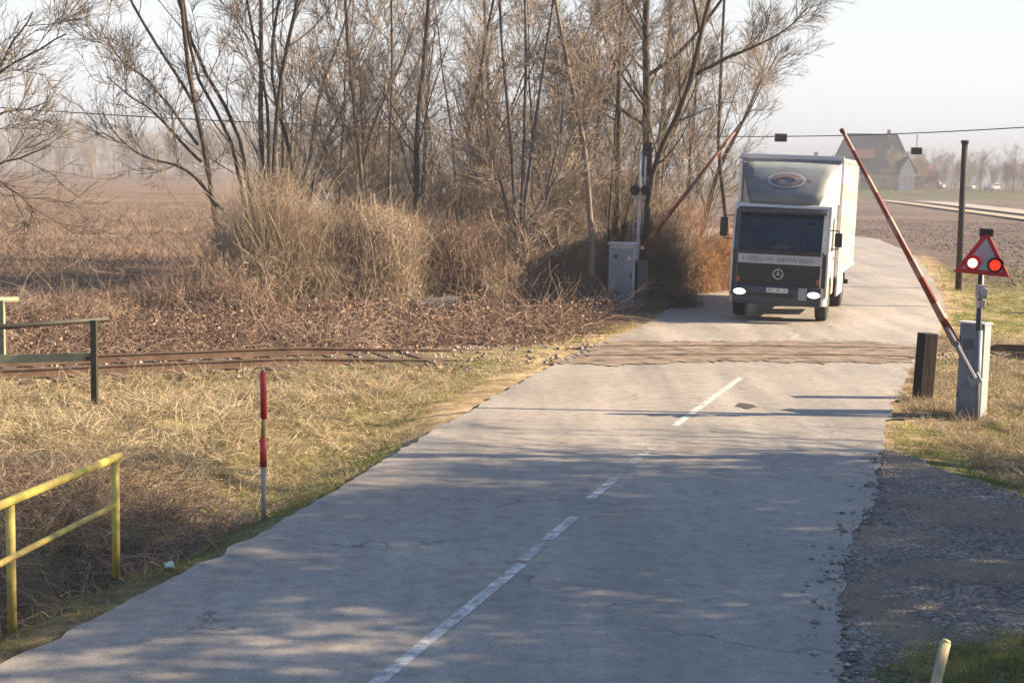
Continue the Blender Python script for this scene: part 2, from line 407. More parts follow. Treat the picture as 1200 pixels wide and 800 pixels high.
x0 = mult(t, r_a.outputs[0], r_k.outputs[0]); x1 = mult(t, x0.outputs[2], r_f.outputs[0]); x2 = mult(t, x1.outputs[2], r_s.outputs[0]); x3 = mult(t, x2.outputs[2], mxc.outputs[2])
t.links.new(x3.outputs[2], b.inputs['Base Color'])
rq = ramp(t, n_s.outputs[0], [(0.3, 0.50), (0.7, 0.75)]); t.links.new(rq.outputs[0], b.inputs['Roughness'])
bp = t.nodes.new('ShaderNodeBump'); bp.inputs['Strength'].default_value = 0.35; bp.inputs['Distance'].default_value = 0.01
t.links.new(n_f.outputs[0], bp.inputs['Height']); t.links.new(bp.outputs[0], b.inputs['Normal'])
sheet('road', Lc, Rc, 0.0, ma, 4, 'worn grey country road running over the level crossing', 'road')

# level crossing surface
def off(P, d):
    tt = unit(np.gradient(P, axis=0)); return P + np.stack([-tt[:,1], tt[:,0]], 1)*d
seg = TRc[(TRc[:,0] > -.6) & (TRc[:,0] < 9.4)]
sg_ = np.linspace(0, len(seg)-1, 110); seg = np.stack([np.interp(sg_, np.arange(len(seg)), seg[:,i]) for i in range(2)], 1)
mcx, t, b = newmat('crossing_surface'); b.inputs['Roughness'].default_value = 0.85
tc = t.nodes.new('ShaderNodeTexCoord'); mp = t.nodes.new('ShaderNodeMapping'); mp.inputs['Scale'].default_value = (1.0, 2.6, 1); mp.inputs['Rotation'].default_value = (0,0,R(-9))
t.links.new(tc.outputs['Object'], mp.inputs[0]); n1 = noise(t, mp.outputs[0], 1.6, 8, 0.7)
r1 = ramp(t, n1.outputs[0], [(0.40, (0.055,0.043,0.036)), (0.46, (0.16,0.125,0.095)), (0.54, (0.24,0.185,0.14)), (0.64, (0.31,0.265,0.225))])
t.links.new(r1.outputs[0], b.inputs['Base Color'])
bp = t.nodes.new('ShaderNodeBump'); bp.inputs['Strength'].default_value = 0.8; bp.inputs['Distance'].default_value = 0.05
t.links.new(n1.outputs[0], bp.inputs['Height']); t.links.new(bp.outputs[0], b.inputs['Normal'])
A = off(seg, -1.75); B = off(seg, 1.75)
def rough(P, a): 
    k = rng.normal(size=len(P)); k = .35*k + 1.6*np.convolve(k, np.ones(6)/6, 'same'); tt_ = unit(np.gradient(P, axis=0)); return P + np.stack([-tt_[:,1], tt_[:,0]], 1)*(k*a)[:,None]
A = rough(A, .20); B = rough(B, .26)
q_ = np.linspace(0, 1, 9)[None,:,None]; GQ = A[:,None]*(1-q_) + B[:,None]*q_        # grid clipped to the road
cen = (GQ[:-1,:-1]+GQ[1:,1:])/2; okc = (sdist(cen.reshape(-1,2), ROADc) < -.08+.1*rng.normal(size=cen.shape[0]*cen.shape[1])).reshape(cen.shape[:2])
zz = .008 + .012*rng.random(GQ.shape[:2])
mb = MB(); mb.add([(x, y, z) for (x, y), z in zip(GQ.reshape(-1,2), zz.ravel())], [(i*9+k, i*9+k+1, (i+1)*9+k+1, (i+1)*9+k) for i in range(okc.shape[0]) for k in range(8) if okc[i,k]])
tag(mb.build('crossing_surface', mcx, smooth=True), 'broken brown asphalt between and beside the rails of the level crossing', 'crossing', kind='structure')
# dark flangeways and worn rail heads
M_gap = mat('flangeway_dirt', (.05,.04,.033), .9, dirt=(.16,.12,.085), scale=2.2)
for s_ in (-.66, .78):
    P_ = off(seg, s_); P_ = P_[sdist(P_, ROADc) < -.15]; n_g = len(P_); wv = .03 + .05*np.abs(np.convolve(rng.normal(size=n_g), np.ones(5)/5, 'same'))
    tt_ = unit(np.gradient(P_, axis=0)); nv = np.stack([-tt_[:,1], tt_[:,0]], 1)
    sheet('flangeway', P_-nv*wv[:,None], P_+nv*wv[:,None], .024, M_gap, 1, 'dark groove beside a rail sunk in the crossing surface', 'crossing')
# centre line
mpaint = mat('worn_road_paint', (0.72,0.71,0.68), 0.6, dirt=(0.27,0.26,0.25), scale=9)
mfaint = mat('faded_road_paint', (0.55,0.54,0.52), 0.6, dirt=(0.24,0.23,0.22), scale=7)
mb1, mb2 = MB(), MB()
for (ax, ay, bx, by, mbx) in [(868,442,790,499,mb1),(765,523,738,544,mb2),(721,560,691,584,mb1),(673,605,641,632,mb1),(636,637,612,656,mb2),(612,660,372,856,mb1),(934,392,922,402,mb2)]:
    p, q = G(ax, ay, 0.004), G(bx, by, 0.004); d = (q-p).normalized(); n = Vector((-d.y, d.x, 0))*0.055
    mbx.add([p-n, p+n, q+n, q-n], [(0,1,2,3)])
tag(mb1.build('road_marking', mpaint), 'white dashed centre line, flaking', 'road marking', kind='structure')
tag(mb2.build('faded_road_marking', mfaint), 'nearly worn away dashes of the centre line', 'road marking', kind='structure')
# tar patch repairs
mtar = mat('tar_patch', (0.07,0.068,0.066), 0.7, var=0.3, scale=20, bump=0.3)
mb = MB()
for (px, py, ww, hh) in [(872,475,0.22,0.34)]:
    c = G(px, py, 0.004); n = 11; mb.add([(c.x+ww*math.cos(a)*random.uniform(.45,1.15), c.y+hh*math.sin(a)*random.uniform(.45,1.15), 0.0045) for a in [2*math.pi*i/n for i in range(n)]], [tuple(range(n))])
tag(mb.build('road_patch', mtar), 'small dark pothole repair in the road surface', 'road patch', kind='structure')
# far road and its verge
mfr = mat('far_road_surface', (0.40,0.36,0.31), 0.8, var=0.15, scale=0.2)
def farstrip(name, pts, wd, z, m, label):
    P = np.array([g2(*p) for p in pts]); P = np.concatenate([[P[0]+(P[0]-P[1])*1.2], P, [P[-1]+(P[-1]-P[-2])*1.5]])
    return sheet(name, off(P, -wd), off(P, wd), z, m, 1, label, 'road')
farstrip('distant_road', [(1005,227),(1100,237),(1200,248.5)], 2.6, 0.05, mfr, 'pale distant road beyond the ploughed field')
farstrip('field_track', [(1020,233),(1110,244),(1200,256)], 1.1, 0.05, mat('field_track_soil', (0.42,0.35,0.26), 0.9, var=0.2, scale=0.2), 'tan field track in front of the distant road')

# ------------------------------------------------------------------ railway track
M_rail = mat('rusty_rail', (0.19,0.125,0.09), 0.6, 0.4, var=0.4, scale=3, bump=0.2)
M_sleeper = mat('sleeper_wood', (0.14,0.10,0.075), 0.9, var=0.5, scale=4, bump=0.6)
trk = empty('railway_track', (0, 0, 0), 0, 'single rusty railway track crossing the road in dry grass', 'railway track')
trk['kind'] = 'structure'
prof = [(-0.07,-0.06),(0.07,-0.06),(0.07,-0.045),(0.012,-0.03),(0.012,0.05),(0.035,0.06),(0.035,0.085),(-0.035,0.085),(-0.035,0.06),(-0.012,0.05),(-0.012,-0.03),(-0.07,-0.045)]
lim = TRc[(TRc[:,0] > -40) & (TRc[:,0] < 45)]
dl = sdist(lim, ROADc)
for s in (-0.7175, 0.7175):
    P = off(lim, s); tt = unit(np.gradient(P, axis=0)); n_ = np.stack([-tt[:,1], tt[:,0]], 1); mb = MB(); k = len(prof)
    vs = []
    for i, p in enumerate(P):
        base = (-0.079 if dl[i] < 0.1 else -0.13) if (dl[i] < 0.3 or p[0] > -.4 and p[0] < 9.7) else float(np.interp(p[0], [-4.0, -.6], [.06, -.11])) if p[0] < 0 else .06
        for a_, z_ in prof: vs.append((p[0]+n_[i,0]*a_, p[1]+n_[i,1]*a_, z_+base))
    fs = [(i*k+j, i*k+(j+1) % k, (i+1)*k+(j+1) % k, (i+1)*k+j) for i in range(len(P)-1) for j in range(k)]
    mb.add(vs, fs).build('rail', M_rail, trk)
tt = unit(np.gradient(lim, axis=0)); mb = MB()
acc = 0.0
for i in range(1, len(lim)):
    if dl[i] < 1.0 or -1.5 < lim[i,0] < 9.6: continue
    a_ = math.atan2(tt[i,1], tt[i,0]); M4 = Matrix.Translation((lim[i,0], lim[i,1], 0)) @ Matrix.Rotation(a_ + random.uniform(-.03,.03), 4, 'Z')
    mb.box(-0.12, 0.12, -1.25, 1.25, -0.18, -0.005+random.uniform(-.01,.01), M4)
so = mb.build('sleeper', M_sleeper, trk); so['kind'] = 'stuff'

# ------------------------------------------------------------------ scatter helpers
def scatter_pts(n, x0, x1, y0, y1):
    return np.stack([rng.uniform(x0, x1, n), rng.uniform(y0, y1, n)], 1)
def tufts(cent, per, spread, L, wd, lean, droop, K=4, Lvar=0.4, flat=True, var=None, zoff=0.0):
    """clumps of stems: cent (n,2); L scalar or (n,)"""
    n = len(cent); L = np.broadcast_to(L, (n,)) if np.ndim(L) else np.full(n, L)
    c = np.repeat(cent, per, 0); Ls = np.repeat(L, per) * (1 - Lvar + 2*Lvar*rng.random(n*per))
    cv = np.repeat(rng.random(n), per)
    p = c + rng.normal(size=(n*per, 2))*spread
    z = height(p[:,0], p[:,1]) - 0.02 + zoff
    base = np.stack([p[:,0], p[:,1], z], 1)
    outd = rng.normal(size=(n*per, 2)); ld = np.repeat(rng.normal(size=(n, 2)), per, 0)
    hd = unit(outd + ld*0.9); ln = lean*rng.random(n*per)**0.7
    d = np.stack([hd[:,0]*ln, hd[:,1]*ln, np.ones(n*per)], 1); d = unit(d)
    tt = np.linspace(0, 1, K)[None, :, None]
    P = base[:,None] + d[:,None]*Ls[:,None,None]*tt
    out = np.stack([hd[:,0], hd[:,1], np.full(n*per, -0.9)], 1)
    P = P + out[:,None]*(droop*Ls*rng.random(n*per))[:,None,None]*tt**2
    P = P + rng.normal(size=P.shape)*(Ls[:,None,None]*0.035)*tt
    P[:,:,2] = np.maximum(P[:,:,2], base[:,2][:,None] + 0.005)
    v = np.clip(0.55*cv + 0.45*rng.random(n*per), 0, 1) if var is None else np.clip(var(p) + 0.35*(rng.random(n*per)-.5), 0, 1)
    if flat: return blades(P, wd*(1-tt[...,0]*0.75)*np.ones((n*per, 1)), v)
    return tubes(P, wd*(1-tt[...,0]*0.6)*np.ones((n*per, 1)), 3, v)
def stuff(name, parts, m, label, cat):
    V, F, v = merge(*parts) if isinstance(parts, list) else parts
    return tag(link_mesh(name, np_mesh(name, V, F, v), m), label, cat, kind='stuff')
def keep(P, rmin, gmin=0.05, tmin=None):
    ok = (sdist(P, ROADc) > rmin) & (sdist(P, GRAV) > gmin)
    if tmin is not None: ok &= trdist(P) > tmin
    return P[ok]
def fieldfade(p, n): return n

# ---- left verge
P = keep(scatter_pts(9500, -13, 4.5, 8, 30), 0.75, 0.3, 1.2)
P = P[(tr_side(P) < 0) & (P[:,0] < 3.5)]
dk_ = (1-sst(-.8, .8, P[:,1] - (15.2 - .32*(P[:,0]+3.5)) + 1.2*wob(P[:,0], P[:,1], 1.1, 9)))
P = P[rng.random(len(P)) > .78*dk_]
k = wob(P[:,0], P[:,1], 0.9, 1)
P = P[(k > -0.75)]; dd = sdist(P, ROADc)
Lg = 0.10 + 0.20*sst(0.7, 2.6, dd) + 0.10*wob(P[:,0], P[:,1], 1.3, 3)
stuff('dry_grass', tufts(P, 26, 0.10, np.maximum(Lg, 0.06), 0.0045, 1.6, 0.75), M_straw, 'tangled dry straw grass on the left verge', 'grass')
P = keep(scatter_pts(15000, -13, 4.5, 7, 30), -0.04, 0.1, 0.9); P = P[(sdist(P, ROADc) > .75*sst(17, 22, P[:,1])*(rng.random(len(P)) > .12))]; P = P[(tr_side(P) < 0) & (P[:,0] < 4)]
dd = sdist(P, ROADc); P = P[(dd < 3.2) | (rng.random(len(P)) < .35)]
gv = lambda p: 0.38 + 0.6*wob(p[:,0], p[:,1], 0.9, 8)
stuff('short_grass', tufts(P, 14, 0.07, 0.085, 0.004, 1.0, 0.3, K=3, var=gv), M_short, 'short yellow green grass along the left edge of the road', 'grass')
# grass in and beside the track
P = scatter_pts(9000, -14, 0.5, 20, 31); P = keep(P, 0.3); td = trdist(P); P = P[(td < 2.0)]; td = trdist(P)
P = P[(rng.random(len(P)) < np.where(td < .5, .5, np.where(td < 0.95, .05, 1.0)))]
stuff('track_grass', tufts(P, 12, 0.08, 0.065, 0.0045, 1.2, 0.5, K=3), M_straw, 'dry grass growing between the rails and on the ballast', 'grass')
# ---- right verge
P = keep(scatter_pts(9000, 6, 17, 14, 34), 0.12, 0.15, 0.8); P = P[P[:,0] > 6]
P = P[wob(P[:,0], P[:,1], 0.9, 4) > -0.8]
Lg = 0.14 + 0.10*wob(P[:,0], P[:,1], 1.2, 6) + 0.05
stuff('verge_grass', tufts(P, 24, 0.10, np.maximum(Lg, .07), 0.0045, 1.5, 0.7), M_straw, 'matted straw grass round the barrier on the right', 'grass')
P = keep(scatter_pts(9000, 5, 17, 12, 46), 0.1, 0.02, 0.7); P = P[(sdist(P, GRAV) < 1.0) | (wob(P[:,0], P[:,1], .8, 7) > 0.1)]
stuff('green_grass', tufts(P, 16, 0.08, 0.09, 0.005, 1.0, 0.3, K=3, var=lambda p: 0.6+0.5*wob(p[:,0], p[:,1], 1.1, 3)), M_green, 'green grass strip between gravel and straw on the right', 'grass')
P = scatter_pts(5200, 1.0, 6, 5.5, 11.5); P = P[(sdist(P, ROADc) > 0.15) & (sdist(P, GRAV) > -.35*rng.random(len(P))**2)]
stuff('corner_grass', tufts(P, 18, 0.08, 0.08, 0.004, 1.1, 0.3, K=3, var=lambda p: 0.4+0.5*wob(p[:,0], p[:,1], 2.1, 3), zoff=.05), M_short, 'dark green grass in the lower right corner', 'grass')
# ---- beyond the crossing, both sides, lower density
P = scatter_pts(7000, -6, 34, 31, 62); ds = sdist(P, ROADc); P = P[(ds > 0.2) & (ds < 9)]; P = P[(tr_side(P) > 1.2)]
stuff('far_verge_grass', tufts(P, 12, 0.16, 0.16, 0.008, 1.3, 0.5, K=3), M_short, 'yellowish grass beside the road beyond the crossing', 'grass')

# ---- brown undergrowth beyond the track
P = scatter_pts(2600, -17, 3.6, 25, 44); P = P[(sdist(P, ROADc) > 1.2)]; ts = tr_side(P); P = P[(ts > 1.7) & (ts < 9.5)]; ts = tr_side(P)
Lg = 0.35 + 0.45*sst(1.7, 5, ts) + 0.25*wob(P[:,0], P[:,1], .7, 2)
stuff('bramble_undergrowth', [tufts(P, 12, 0.30, np.maximum(Lg, .25)*1.5, 0.008, 2.2, 1.1, K=6, flat=False, Lvar=.5),
      tufts(P[::2], 8, 0.30, np.maximum(Lg[::2], .25), 0.006, 1.4, .5, K=5, flat=False)], M_bramble, 'arching reddish brown brambles beyond the railway', 'undergrowth')
def leaves(P, n, hmax, size):
    c = P[rng.integers(0, len(P), n)] + rng.normal(size=(n, 2))*0.3
    c = c[sdist(c, ROADc) > 0.3]; n = len(c)
    hh = hmax(c) if callable(hmax) else hmax
    z = height(c[:,0], c[:,1]) + rng.random(n)**1.5*hh
    c3 = np.stack([c[:,0], c[:,1], z], 1); u = unit(rng.normal(size=(n, 3))); v = unit(np.cross(u, rng.normal(size=(n, 3))))
    s = size*(0.5+rng.random(n))[:,None]
    Vv = np.stack([c3-u*s, c3+v*s*.55+u*s*.1, c3+u*s, c3-v*s*.55], 1).reshape(-1, 3)
    Ff = np.arange(n*4).reshape(-1, 4); return Vv, Ff, np.repeat(rng.random(n), 4)
stuff('dead_leaves', leaves(P, 60000, lambda c: 0.15+0.5*sst(1.7, 5, tr_side(c)), 0.035), M_leaf, 'brown dead leaves caught in the brambles', 'leaves')
# weeds of the brown field
P = scatter_pts(9000, -60, 6, 36, 130); P = P[(tr_side(P) > 9) & (sdist(P, ROADc) > 2.5)]
P = P[rng.random(len(P)) < np.clip(46/P[:,1], .2, 1)]
stuff('field_weeds', tufts(P, 14, 0.45, 0.42, 0.012, 1.1, .4, K=3), strand_mat('field_weed', [(0.09,0.062,0.047),(0.20,0.14,0.10),(0.36,0.27,0.195)]), 'brown withered weeds covering the left field', 'weeds')
# ditch growth below the yellow railing
P = scatter_pts(3200, -13, -2.6, 9.5, 19.5); P = keep(P, 0.7); P = P[P[:,1] < 16.3 - .32*(P[:,0]+3.5) + 1.5*wob(P[:,0], P[:,1], 1.1, 9)]
stuff('ditch_weeds', tufts(P, 9, 0.16, 0.5, 0.0045, 1.3, 0.9, K=5, flat=False), M_bramble, 'tangled dead stems in the ditch behind the yellow railing', 'undergrowth')
# loose stones and clods
def stones(P, size, name, m, label, cat):
    n = len(P); ico = np.array([(1,0,0),(-1,0,0),(0,1,0),(0,-1,0),(0,0,1),(0,0,-1)], float)
    fc = np.array([(0,2,4),(2,1,4),(1,3,4),(3,0,4),(2,0,5),(1,2,5),(3,1,5),(0,3,5)])
    s = size*(0.4+rng.random(n)**2*1.2)
    Vv = ico[None]*s[:,None,None]*(0.6+0.8*rng.random((n,6,1)))*np.array([1,1,.6]) + np.stack([P[:,0],P[:,1],np.where(sdist(P, ROADc) < .05, 0.0, height(P[:,0],P[:,1])+.02)+s*.25], 1)[:,None]
    Ff = (np.arange(n)[:,None,None]*6+fc[None]).reshape(-1, 3)
    me = np_mesh(name, Vv.reshape(-1,3), Ff, np.repeat(rng.random(n), 6)); me.polygons.foreach_set('use_smooth', np.zeros(len(Ff), bool))
    return tag(link_mesh(name, me, m), label, cat, kind='stuff')
M_stone = strand_mat('stone', [(0.13,0.12,0.105),(0.26,0.235,0.21),(0.50,0.46,0.41)])
P = scatter_pts(60000, 0, 13, 8, 19); P = P[sdist(P, GRAV) < .15]; P = P[sdist(P, ROADc) > -.45*rng.random(len(P))**5]; P = P[rng.random(len(P)) < .35 + .65*(wob(P[:,0], P[:,1], 1.6, 2) > 0)]
stones(P, 0.024, 'gravel_stones', M_stone, 'loose grey stones of the gravel lay-by', 'gravel')
P = scatter_pts(9000, -14, 12, 20, 33); td = trdist(P); P = P[(td < 1.7) & (sdist(P, ROADc) > 0)]
stones(P, 0.035, 'ballast', strand_mat('ballast_stone', [(0.12,0.10,0.09),(0.26,0.22,0.19),(0.45,0.40,0.36)]), 'brown grey ballast stones under the rails', 'ballast')
P = scatter_pts(30000, 15, 75, 50, 130); P = P[(P[:,1]-0.28*(P[:,0]-14) > 50) & (sdist(P, ROADc) > 2)]
stones(P, 0.055, 'plough_clods', strand_mat('clod', [(0.11,0.085,0.08),(0.15,0.12,0.108),(0.20,0.165,0.15)]), 'brown clods of the ploughed field on the right', 'soil')

# ------------------------------------------------------------------ bare trees
def grow(P, Rr, n, t0, t1, ang, Ls, K, wig, upk, rs, tipr, mn=0.0):
    N, K0, _ = P.shape
    idx = np.repeat(np.arange(N), n); M = len(idx)
    tq = t0 + (t1-t0)*rng.random(M); f = tq*(K0-1); i0 = np.minimum(f.astype(int), K0-2); fr = (f-i0)[:,None]
    pos = P[idx,i0]*(1-fr) + P[idx,i0+1]*fr; T = unit(P[idx,i0+1]-P[idx,i0])
    rad = Rr[idx,i0]*(1-fr[:,0]) + Rr[idx,i0+1]*fr[:,0]
    q = unit(np.cross(T, rng.normal(size=(M,3)))); a_ = ang*(0.7+0.6*rng.random(M))
    d = unit(T*np.cos(a_)[:,None] + q*np.sin(a_)[:,None])
    plen = np.linalg.norm(np.diff(P, axis=1), axis=2).sum(1)[idx]
    L = np.maximum(plen*Ls*(1.15-0.75*tq), mn)*(0.6+0.7*rng.random(M))
    out = np.zeros((M, K, 3)); out[:,0] = pos
    for k in range(1, K):
        d = unit(d + rng.normal(size=(M,3))*wig + np.array([0,0,upk])); out[:,k] = out[:,k-1] + d*(L/(K-1))[:,None]
    r0 = np.maximum(rad*rs, tipr*1.3)
    rr = r0[:,None]*(1-np.linspace(0,1,K)[None]) + tipr*np.linspace(0,1,K)[None]
    return out, rr
def trunk_line(pts, r0, r1, K=14, wig=0.03):
    P = np.array(pts, float); d = np.r_[0, np.cumsum(np.linalg.norm(np.diff(P, axis=0), axis=1))]; u = np.linspace(0, d[-1], K)
    Q = np.stack([np.interp(u, d, P[:,i]) for i in range(3)], 1); Q[1:-1] += rng.normal(size=(K-2,3))*wig*np.array([1,1,.3])
    for _ in range(1): Q[1:-1] = (Q[:-2]+2*Q[1:-1]+Q[2:])/4
    return Q[None], np.linspace(r0, r1, K)[None]**1.0
def crown_from(trunks, nl=14, nb=7, nt=8, nw=5, lang=0.8, llen=0.35, lup=0.08, t0=0.2, fine=1.0, tipr=0.004, sub=None):
    """returns (wood mesh arrays, crown mesh arrays)"""
    wood, crown = [], []
    for (P, Rr) in trunks:
        wood.append(tubes(P, Rr, 8))
        l = grow(P, Rr, nl, t0, 0.97, lang, llen, 10, 0.06, lup, 0.34, 0.007, 1.0)
        b_ = grow(*l, nb, 0.12, 0.97, 0.6, 0.55, 8, 0.07, 0.04, 0.5, 0.005, 0.75)
        t_ = grow(*b_, max(4, nt-2), 0.08, 0.97, 0.55, 0.6, 6, 0.08, 0.03, 0.6, tipr*0.9, 0.5)
        w_ = grow(*t_, 3, 0.1, 0.97, 0.5, 0.6, 4, 0.10, 0.02, 0.7, tipr*.7, 0.28)
        wood.append(tubes(*l, 5)); crown += [tubes(*b_, 4), tubes(*t_, 3), tubes(*w_, 3)]
    return merge(*wood), merge(*crown)
def tree_obj(name, base, wood, crown, mb_, mc_, label, cat='tree', group=None, rel=False):
    e = empty(name, base, 0, label, cat, group)
    o = np.zeros(3) if rel else np.array(base)
    V, F, v = wood; link_mesh('trunk', np_mesh('trunk', V-o, F, v), mb_, e)
    V, F, v = crown; link_mesh('crown', np_mesh('crown', V-o, F, v), mc_, e)
    return e

# prototypes, standing at the origin
PROTO = []
def proto(h, r, lean, nl, llen, lang, kind, mbk, mtw, stems=1, lup=0.08, t0=0.2, nb=6, nt=6, nw=4, tipr=0.005):
    tr = []
    for s in range(stems):
        az = random.uniform(0, 6.28); sp = lean + (0.22 if stems > 1 else 0)*random.uniform(.4, 1)
        top = (math.cos(az)*h*sp, math.sin(az)*h*sp, h*random.uniform(.8, 1))
        mid = (top[0]*.35, top[1]*.35, top[2]*.5)
        tr.append(trunk_line([(0.06*s, 0.05*s, -0.25), mid, top], r*(1 if s == 0 else .75), 0.015, 16, 0.05*h/10))
    wd, cr = crown_from(tr, nl, nb, nt, nw, lang, llen, lup, t0, tipr=tipr)
    return wd, cr, mbk, mtw
specs = [(12, .10, .05, 22, .26, .65, 0, M_bark, M_twig, 1, .10, .15), (14, .14, .04, 24, .28, .8, 0, M_bark, M_twig, 1, .06, .2),
         (10, .08, .1, 12, .33, .6, 0, M_bark_pale, M_twig, 3, .10, .12), (9, .07, .12, 12, .36, .7, 0, M_bark_dark, M_twig_grey, 3, .06, .1),
         (7, .05, .12, 10, .42, .6, 0, M_bark_pale, M_twig, 4, .08, .08), (13, .16, .03, 26, .30, .9, 0, M_bark_dark, M_twig_grey, 1, .04, .2)]
proto_src = []
names = ['bare_tree', 'bare_tree', 'bare_multistem_tree', 'bare_multistem_tree', 'bare_sapling_clump', 'bare_tree']
meshes = []
for sp in specs:
    wd, cr, a_, b_ = proto(*sp); m1 = np_mesh('trunk', *wd); m2 = np_mesh('crown', *cr); m1.materials.append(a_); m2.materials.append(b_)
    meshes.append((m1, m2))
def put_tree(i, x, y, sc, rz, label, group=None, name=None, z=None):
    zz = float(height([x], [y])[0]) if z is None else z
    e = empty(name or names[i], (x, y, zz), rz, label, 'tree', group); e.scale = (sc, sc, sc)
    for nm, me_ in (('trunk', meshes[i][0]), ('crown', meshes[i][1])):
        o = bpy.data.objects.new(nm, me_); COL.objects.link(o); o.parent = e
    return e

# hero trees traced from the photograph: (stems [(px,py)...], depth, base px, radius in px at base)
def hero(name, Yd, basepx, stems, label, mbk=M_bark_dark, mtw=M_twig_grey, ext=5.0, **kw):
    b = W(basepx[0], basepx[1], Yd); b.z = float(height([b.x], [b.y])[0]) - 0.1
    s_ = FPX/Yd; tr = []
    for st, rpx in stems:
        pts = [tuple(b)] if st[0] == 'b' else []
        pp = st[1:] if st[0] == 'b' else st
        dep = random.uniform(-.08, .08)*4
        for j, (px, py) in enumerate(pp): pts.append(tuple(W(px, py, Yd + dep*j)))
        a_, c_ = Vector(pts[-2]), Vector(pts[-1]); d = (c_-a_).normalized()
        if pp[-1][1] < 10: pts.append(tuple(c_ + (d+Vector((0,0,.3))).normalized()*ext))
        tr.append(trunk_line(pts, rpx/2/s_, 0.02 if pp[-1][1] < 10 else 0.012, 16, 0.04))
    wd, cr = crown_from(tr, **{**dict(nl=12, nb=6, nt=7, nw=4, lang=.75, llen=.28, lup=.05, t0=.22, tipr=.005), **kw})
    return tree_obj(name, tuple(b), wd, cr, mbk, mtw, label)
hero('bare_tree', 36, (270,262), [(['b',(240,185),(225,115),(220,60),(212,-5)],8), ([(232,170),(185,105),(140,70),(118,28)],4), ([(236,190),(190,140),(150,110),(125,90)],4),
     ([(226,120),(190,60),(160,15),(150,-5)],4), ([(262,245),(215,195),(170,185),(135,160),(120,130)],5)], 'leaning dark tree with long branches reaching left over the brown field', nl=9, llen=.22, nb=5, nt=6, nw=4)
hero('bare_multistem_tree', 37, (312,215), [(['b',(305,120),(308,50),(306,-5)],8), (['b',(280,140),(240,90),(215,20),(205,-5)],6), (['b',(325,110),(335,50),(350,-5)],7),
     (['b',(270,150),(232,110),(225,60),(215,-5)],5), (['b',(315,100),(290,30),(285,-5)],5)], 'dark tree splitting low into a fan of many stems above the straw thicket', nl=8, llen=.22, nb=5, nt=6, nw=4)
hero('bare_tree', 38, (355,260), [(['b',(345,180),(322,120),(316,60),(330,-5)],6)], 'thin dark curved tree just right of the fan of stems')
hero('bare_tree', 39, (436,330), [(['b',(425,220),(418,140),(408,60),(404,-5)],7)], 'slender tree leaning slightly left at the right end of the straw thicket', mbk=M_bark)
hero('bare_tree', 40, (458,330), [(['b',(455,200),(461,100),(459,-5)],5)], 'thinnest straight pole tree left of the tall dark tree', mbk=M_bark)
hero('bare_tree', 38, (487,330), [(['b',(489,230),(490,140),(497,60),(503,-5)],9)], 'tall dark straight tree in the middle of the wood', nl=16)
hero('bare_tree', 41, (565,330), [(['b',(560,230),(548,160),(532,105)],7), ([(548,160),(560,90),(580,-5)],4)], 'dark tree bent left with a broken looking top', nl=10)
hero('willow_stump', 38, (612,335), [(['b',(611,300),(612,262)],25), ([(606,275),(600,180),(590,60),(585,-5)],5), ([(614,272),(625,160),(640,60),(650,-5)],5), ([(604,280),(575,180),(562,80)],4),
     ([(618,278),(660,190),(680,120)],4), ([(611,268),(616,140),(612,-5)],5), ([(603,285),(640,230),(655,160),(668,60)],4)], 'thick grey pollarded willow with upright shoots', mbk=mat('grey_willow_bark', (.13,.115,.11), .9, var=.5, scale=4, bump=.6), mtw=M_twig, nl=8)
hero('bare_tree', 38.5, (697,340), [(['b',(695,255),(688,175),(672,120),(660,50),(650,-5)],8)], 'grey brown tree to the left of the cabinet leaning left', mbk=M_bark, mtw=M_twig)
hero('bare_tree', 42, (722,330), [(['b',(724,230),(724,140),(729,60),(730,-5)],9)], 'straight dark tree just left of the signal mast', nl=14)
hero('bare_tree', 44, (760,335), [(['b',(757,230),(757,120),(756,50),(758,-5)],16), ([(757,150),(700,110),(660,85)],4), ([(757,90),(800,60),(830,20),(850,-5)],5)], 'thickest trunk in the wood behind the signal mast', nl=18, llen=.3)
hero('bare_tree', 40.5, (752,335), [(['b',(757,225),(772,170),(805,125),(818,80),(820,35),(835,-5)],9), ([(816,88),(850,68),(885,55),(925,32),(945,12)],5), ([(820,38),(812,-5)],4)], 'dark curving tree arching from the signal mast towards the truck', nl=11, llen=.22, nb=5, nt=6)
hero('bare_tree', 50, (862,325), [(['b',(848,230),(838,160),(845,80),(850,-5)],6), ([(845,190),(878,130),(900,60)],3)], 'outermost tree at the right edge of the wood behind the truck', mbk=M_bark_dark, mtw=M_twig, nl=9)
# left edge tree, trunk outside the frame, branches reaching in
hero('bare_tree', 27, (-70,430), [(['b',(-75,250),(-60,120),(-50,-5)],16), ([(-65,170),(-20,110),(10,60),(38,15)],6), ([(-68,190),(-10,90),(45,60),(78,40)],5), ([(-70,220),(-20,200),(30,235),(40,250)],4),
     ([(-68,210),(0,130),(30,128),(60,118)],5), ([(-65,240),(0,190),(30,185),(60,170)],4)], 'bare tree at the left edge with branches drooping into view', nl=6, llen=.24, lup=-.01, nb=4, nt=6, nw=5, tipr=.004)
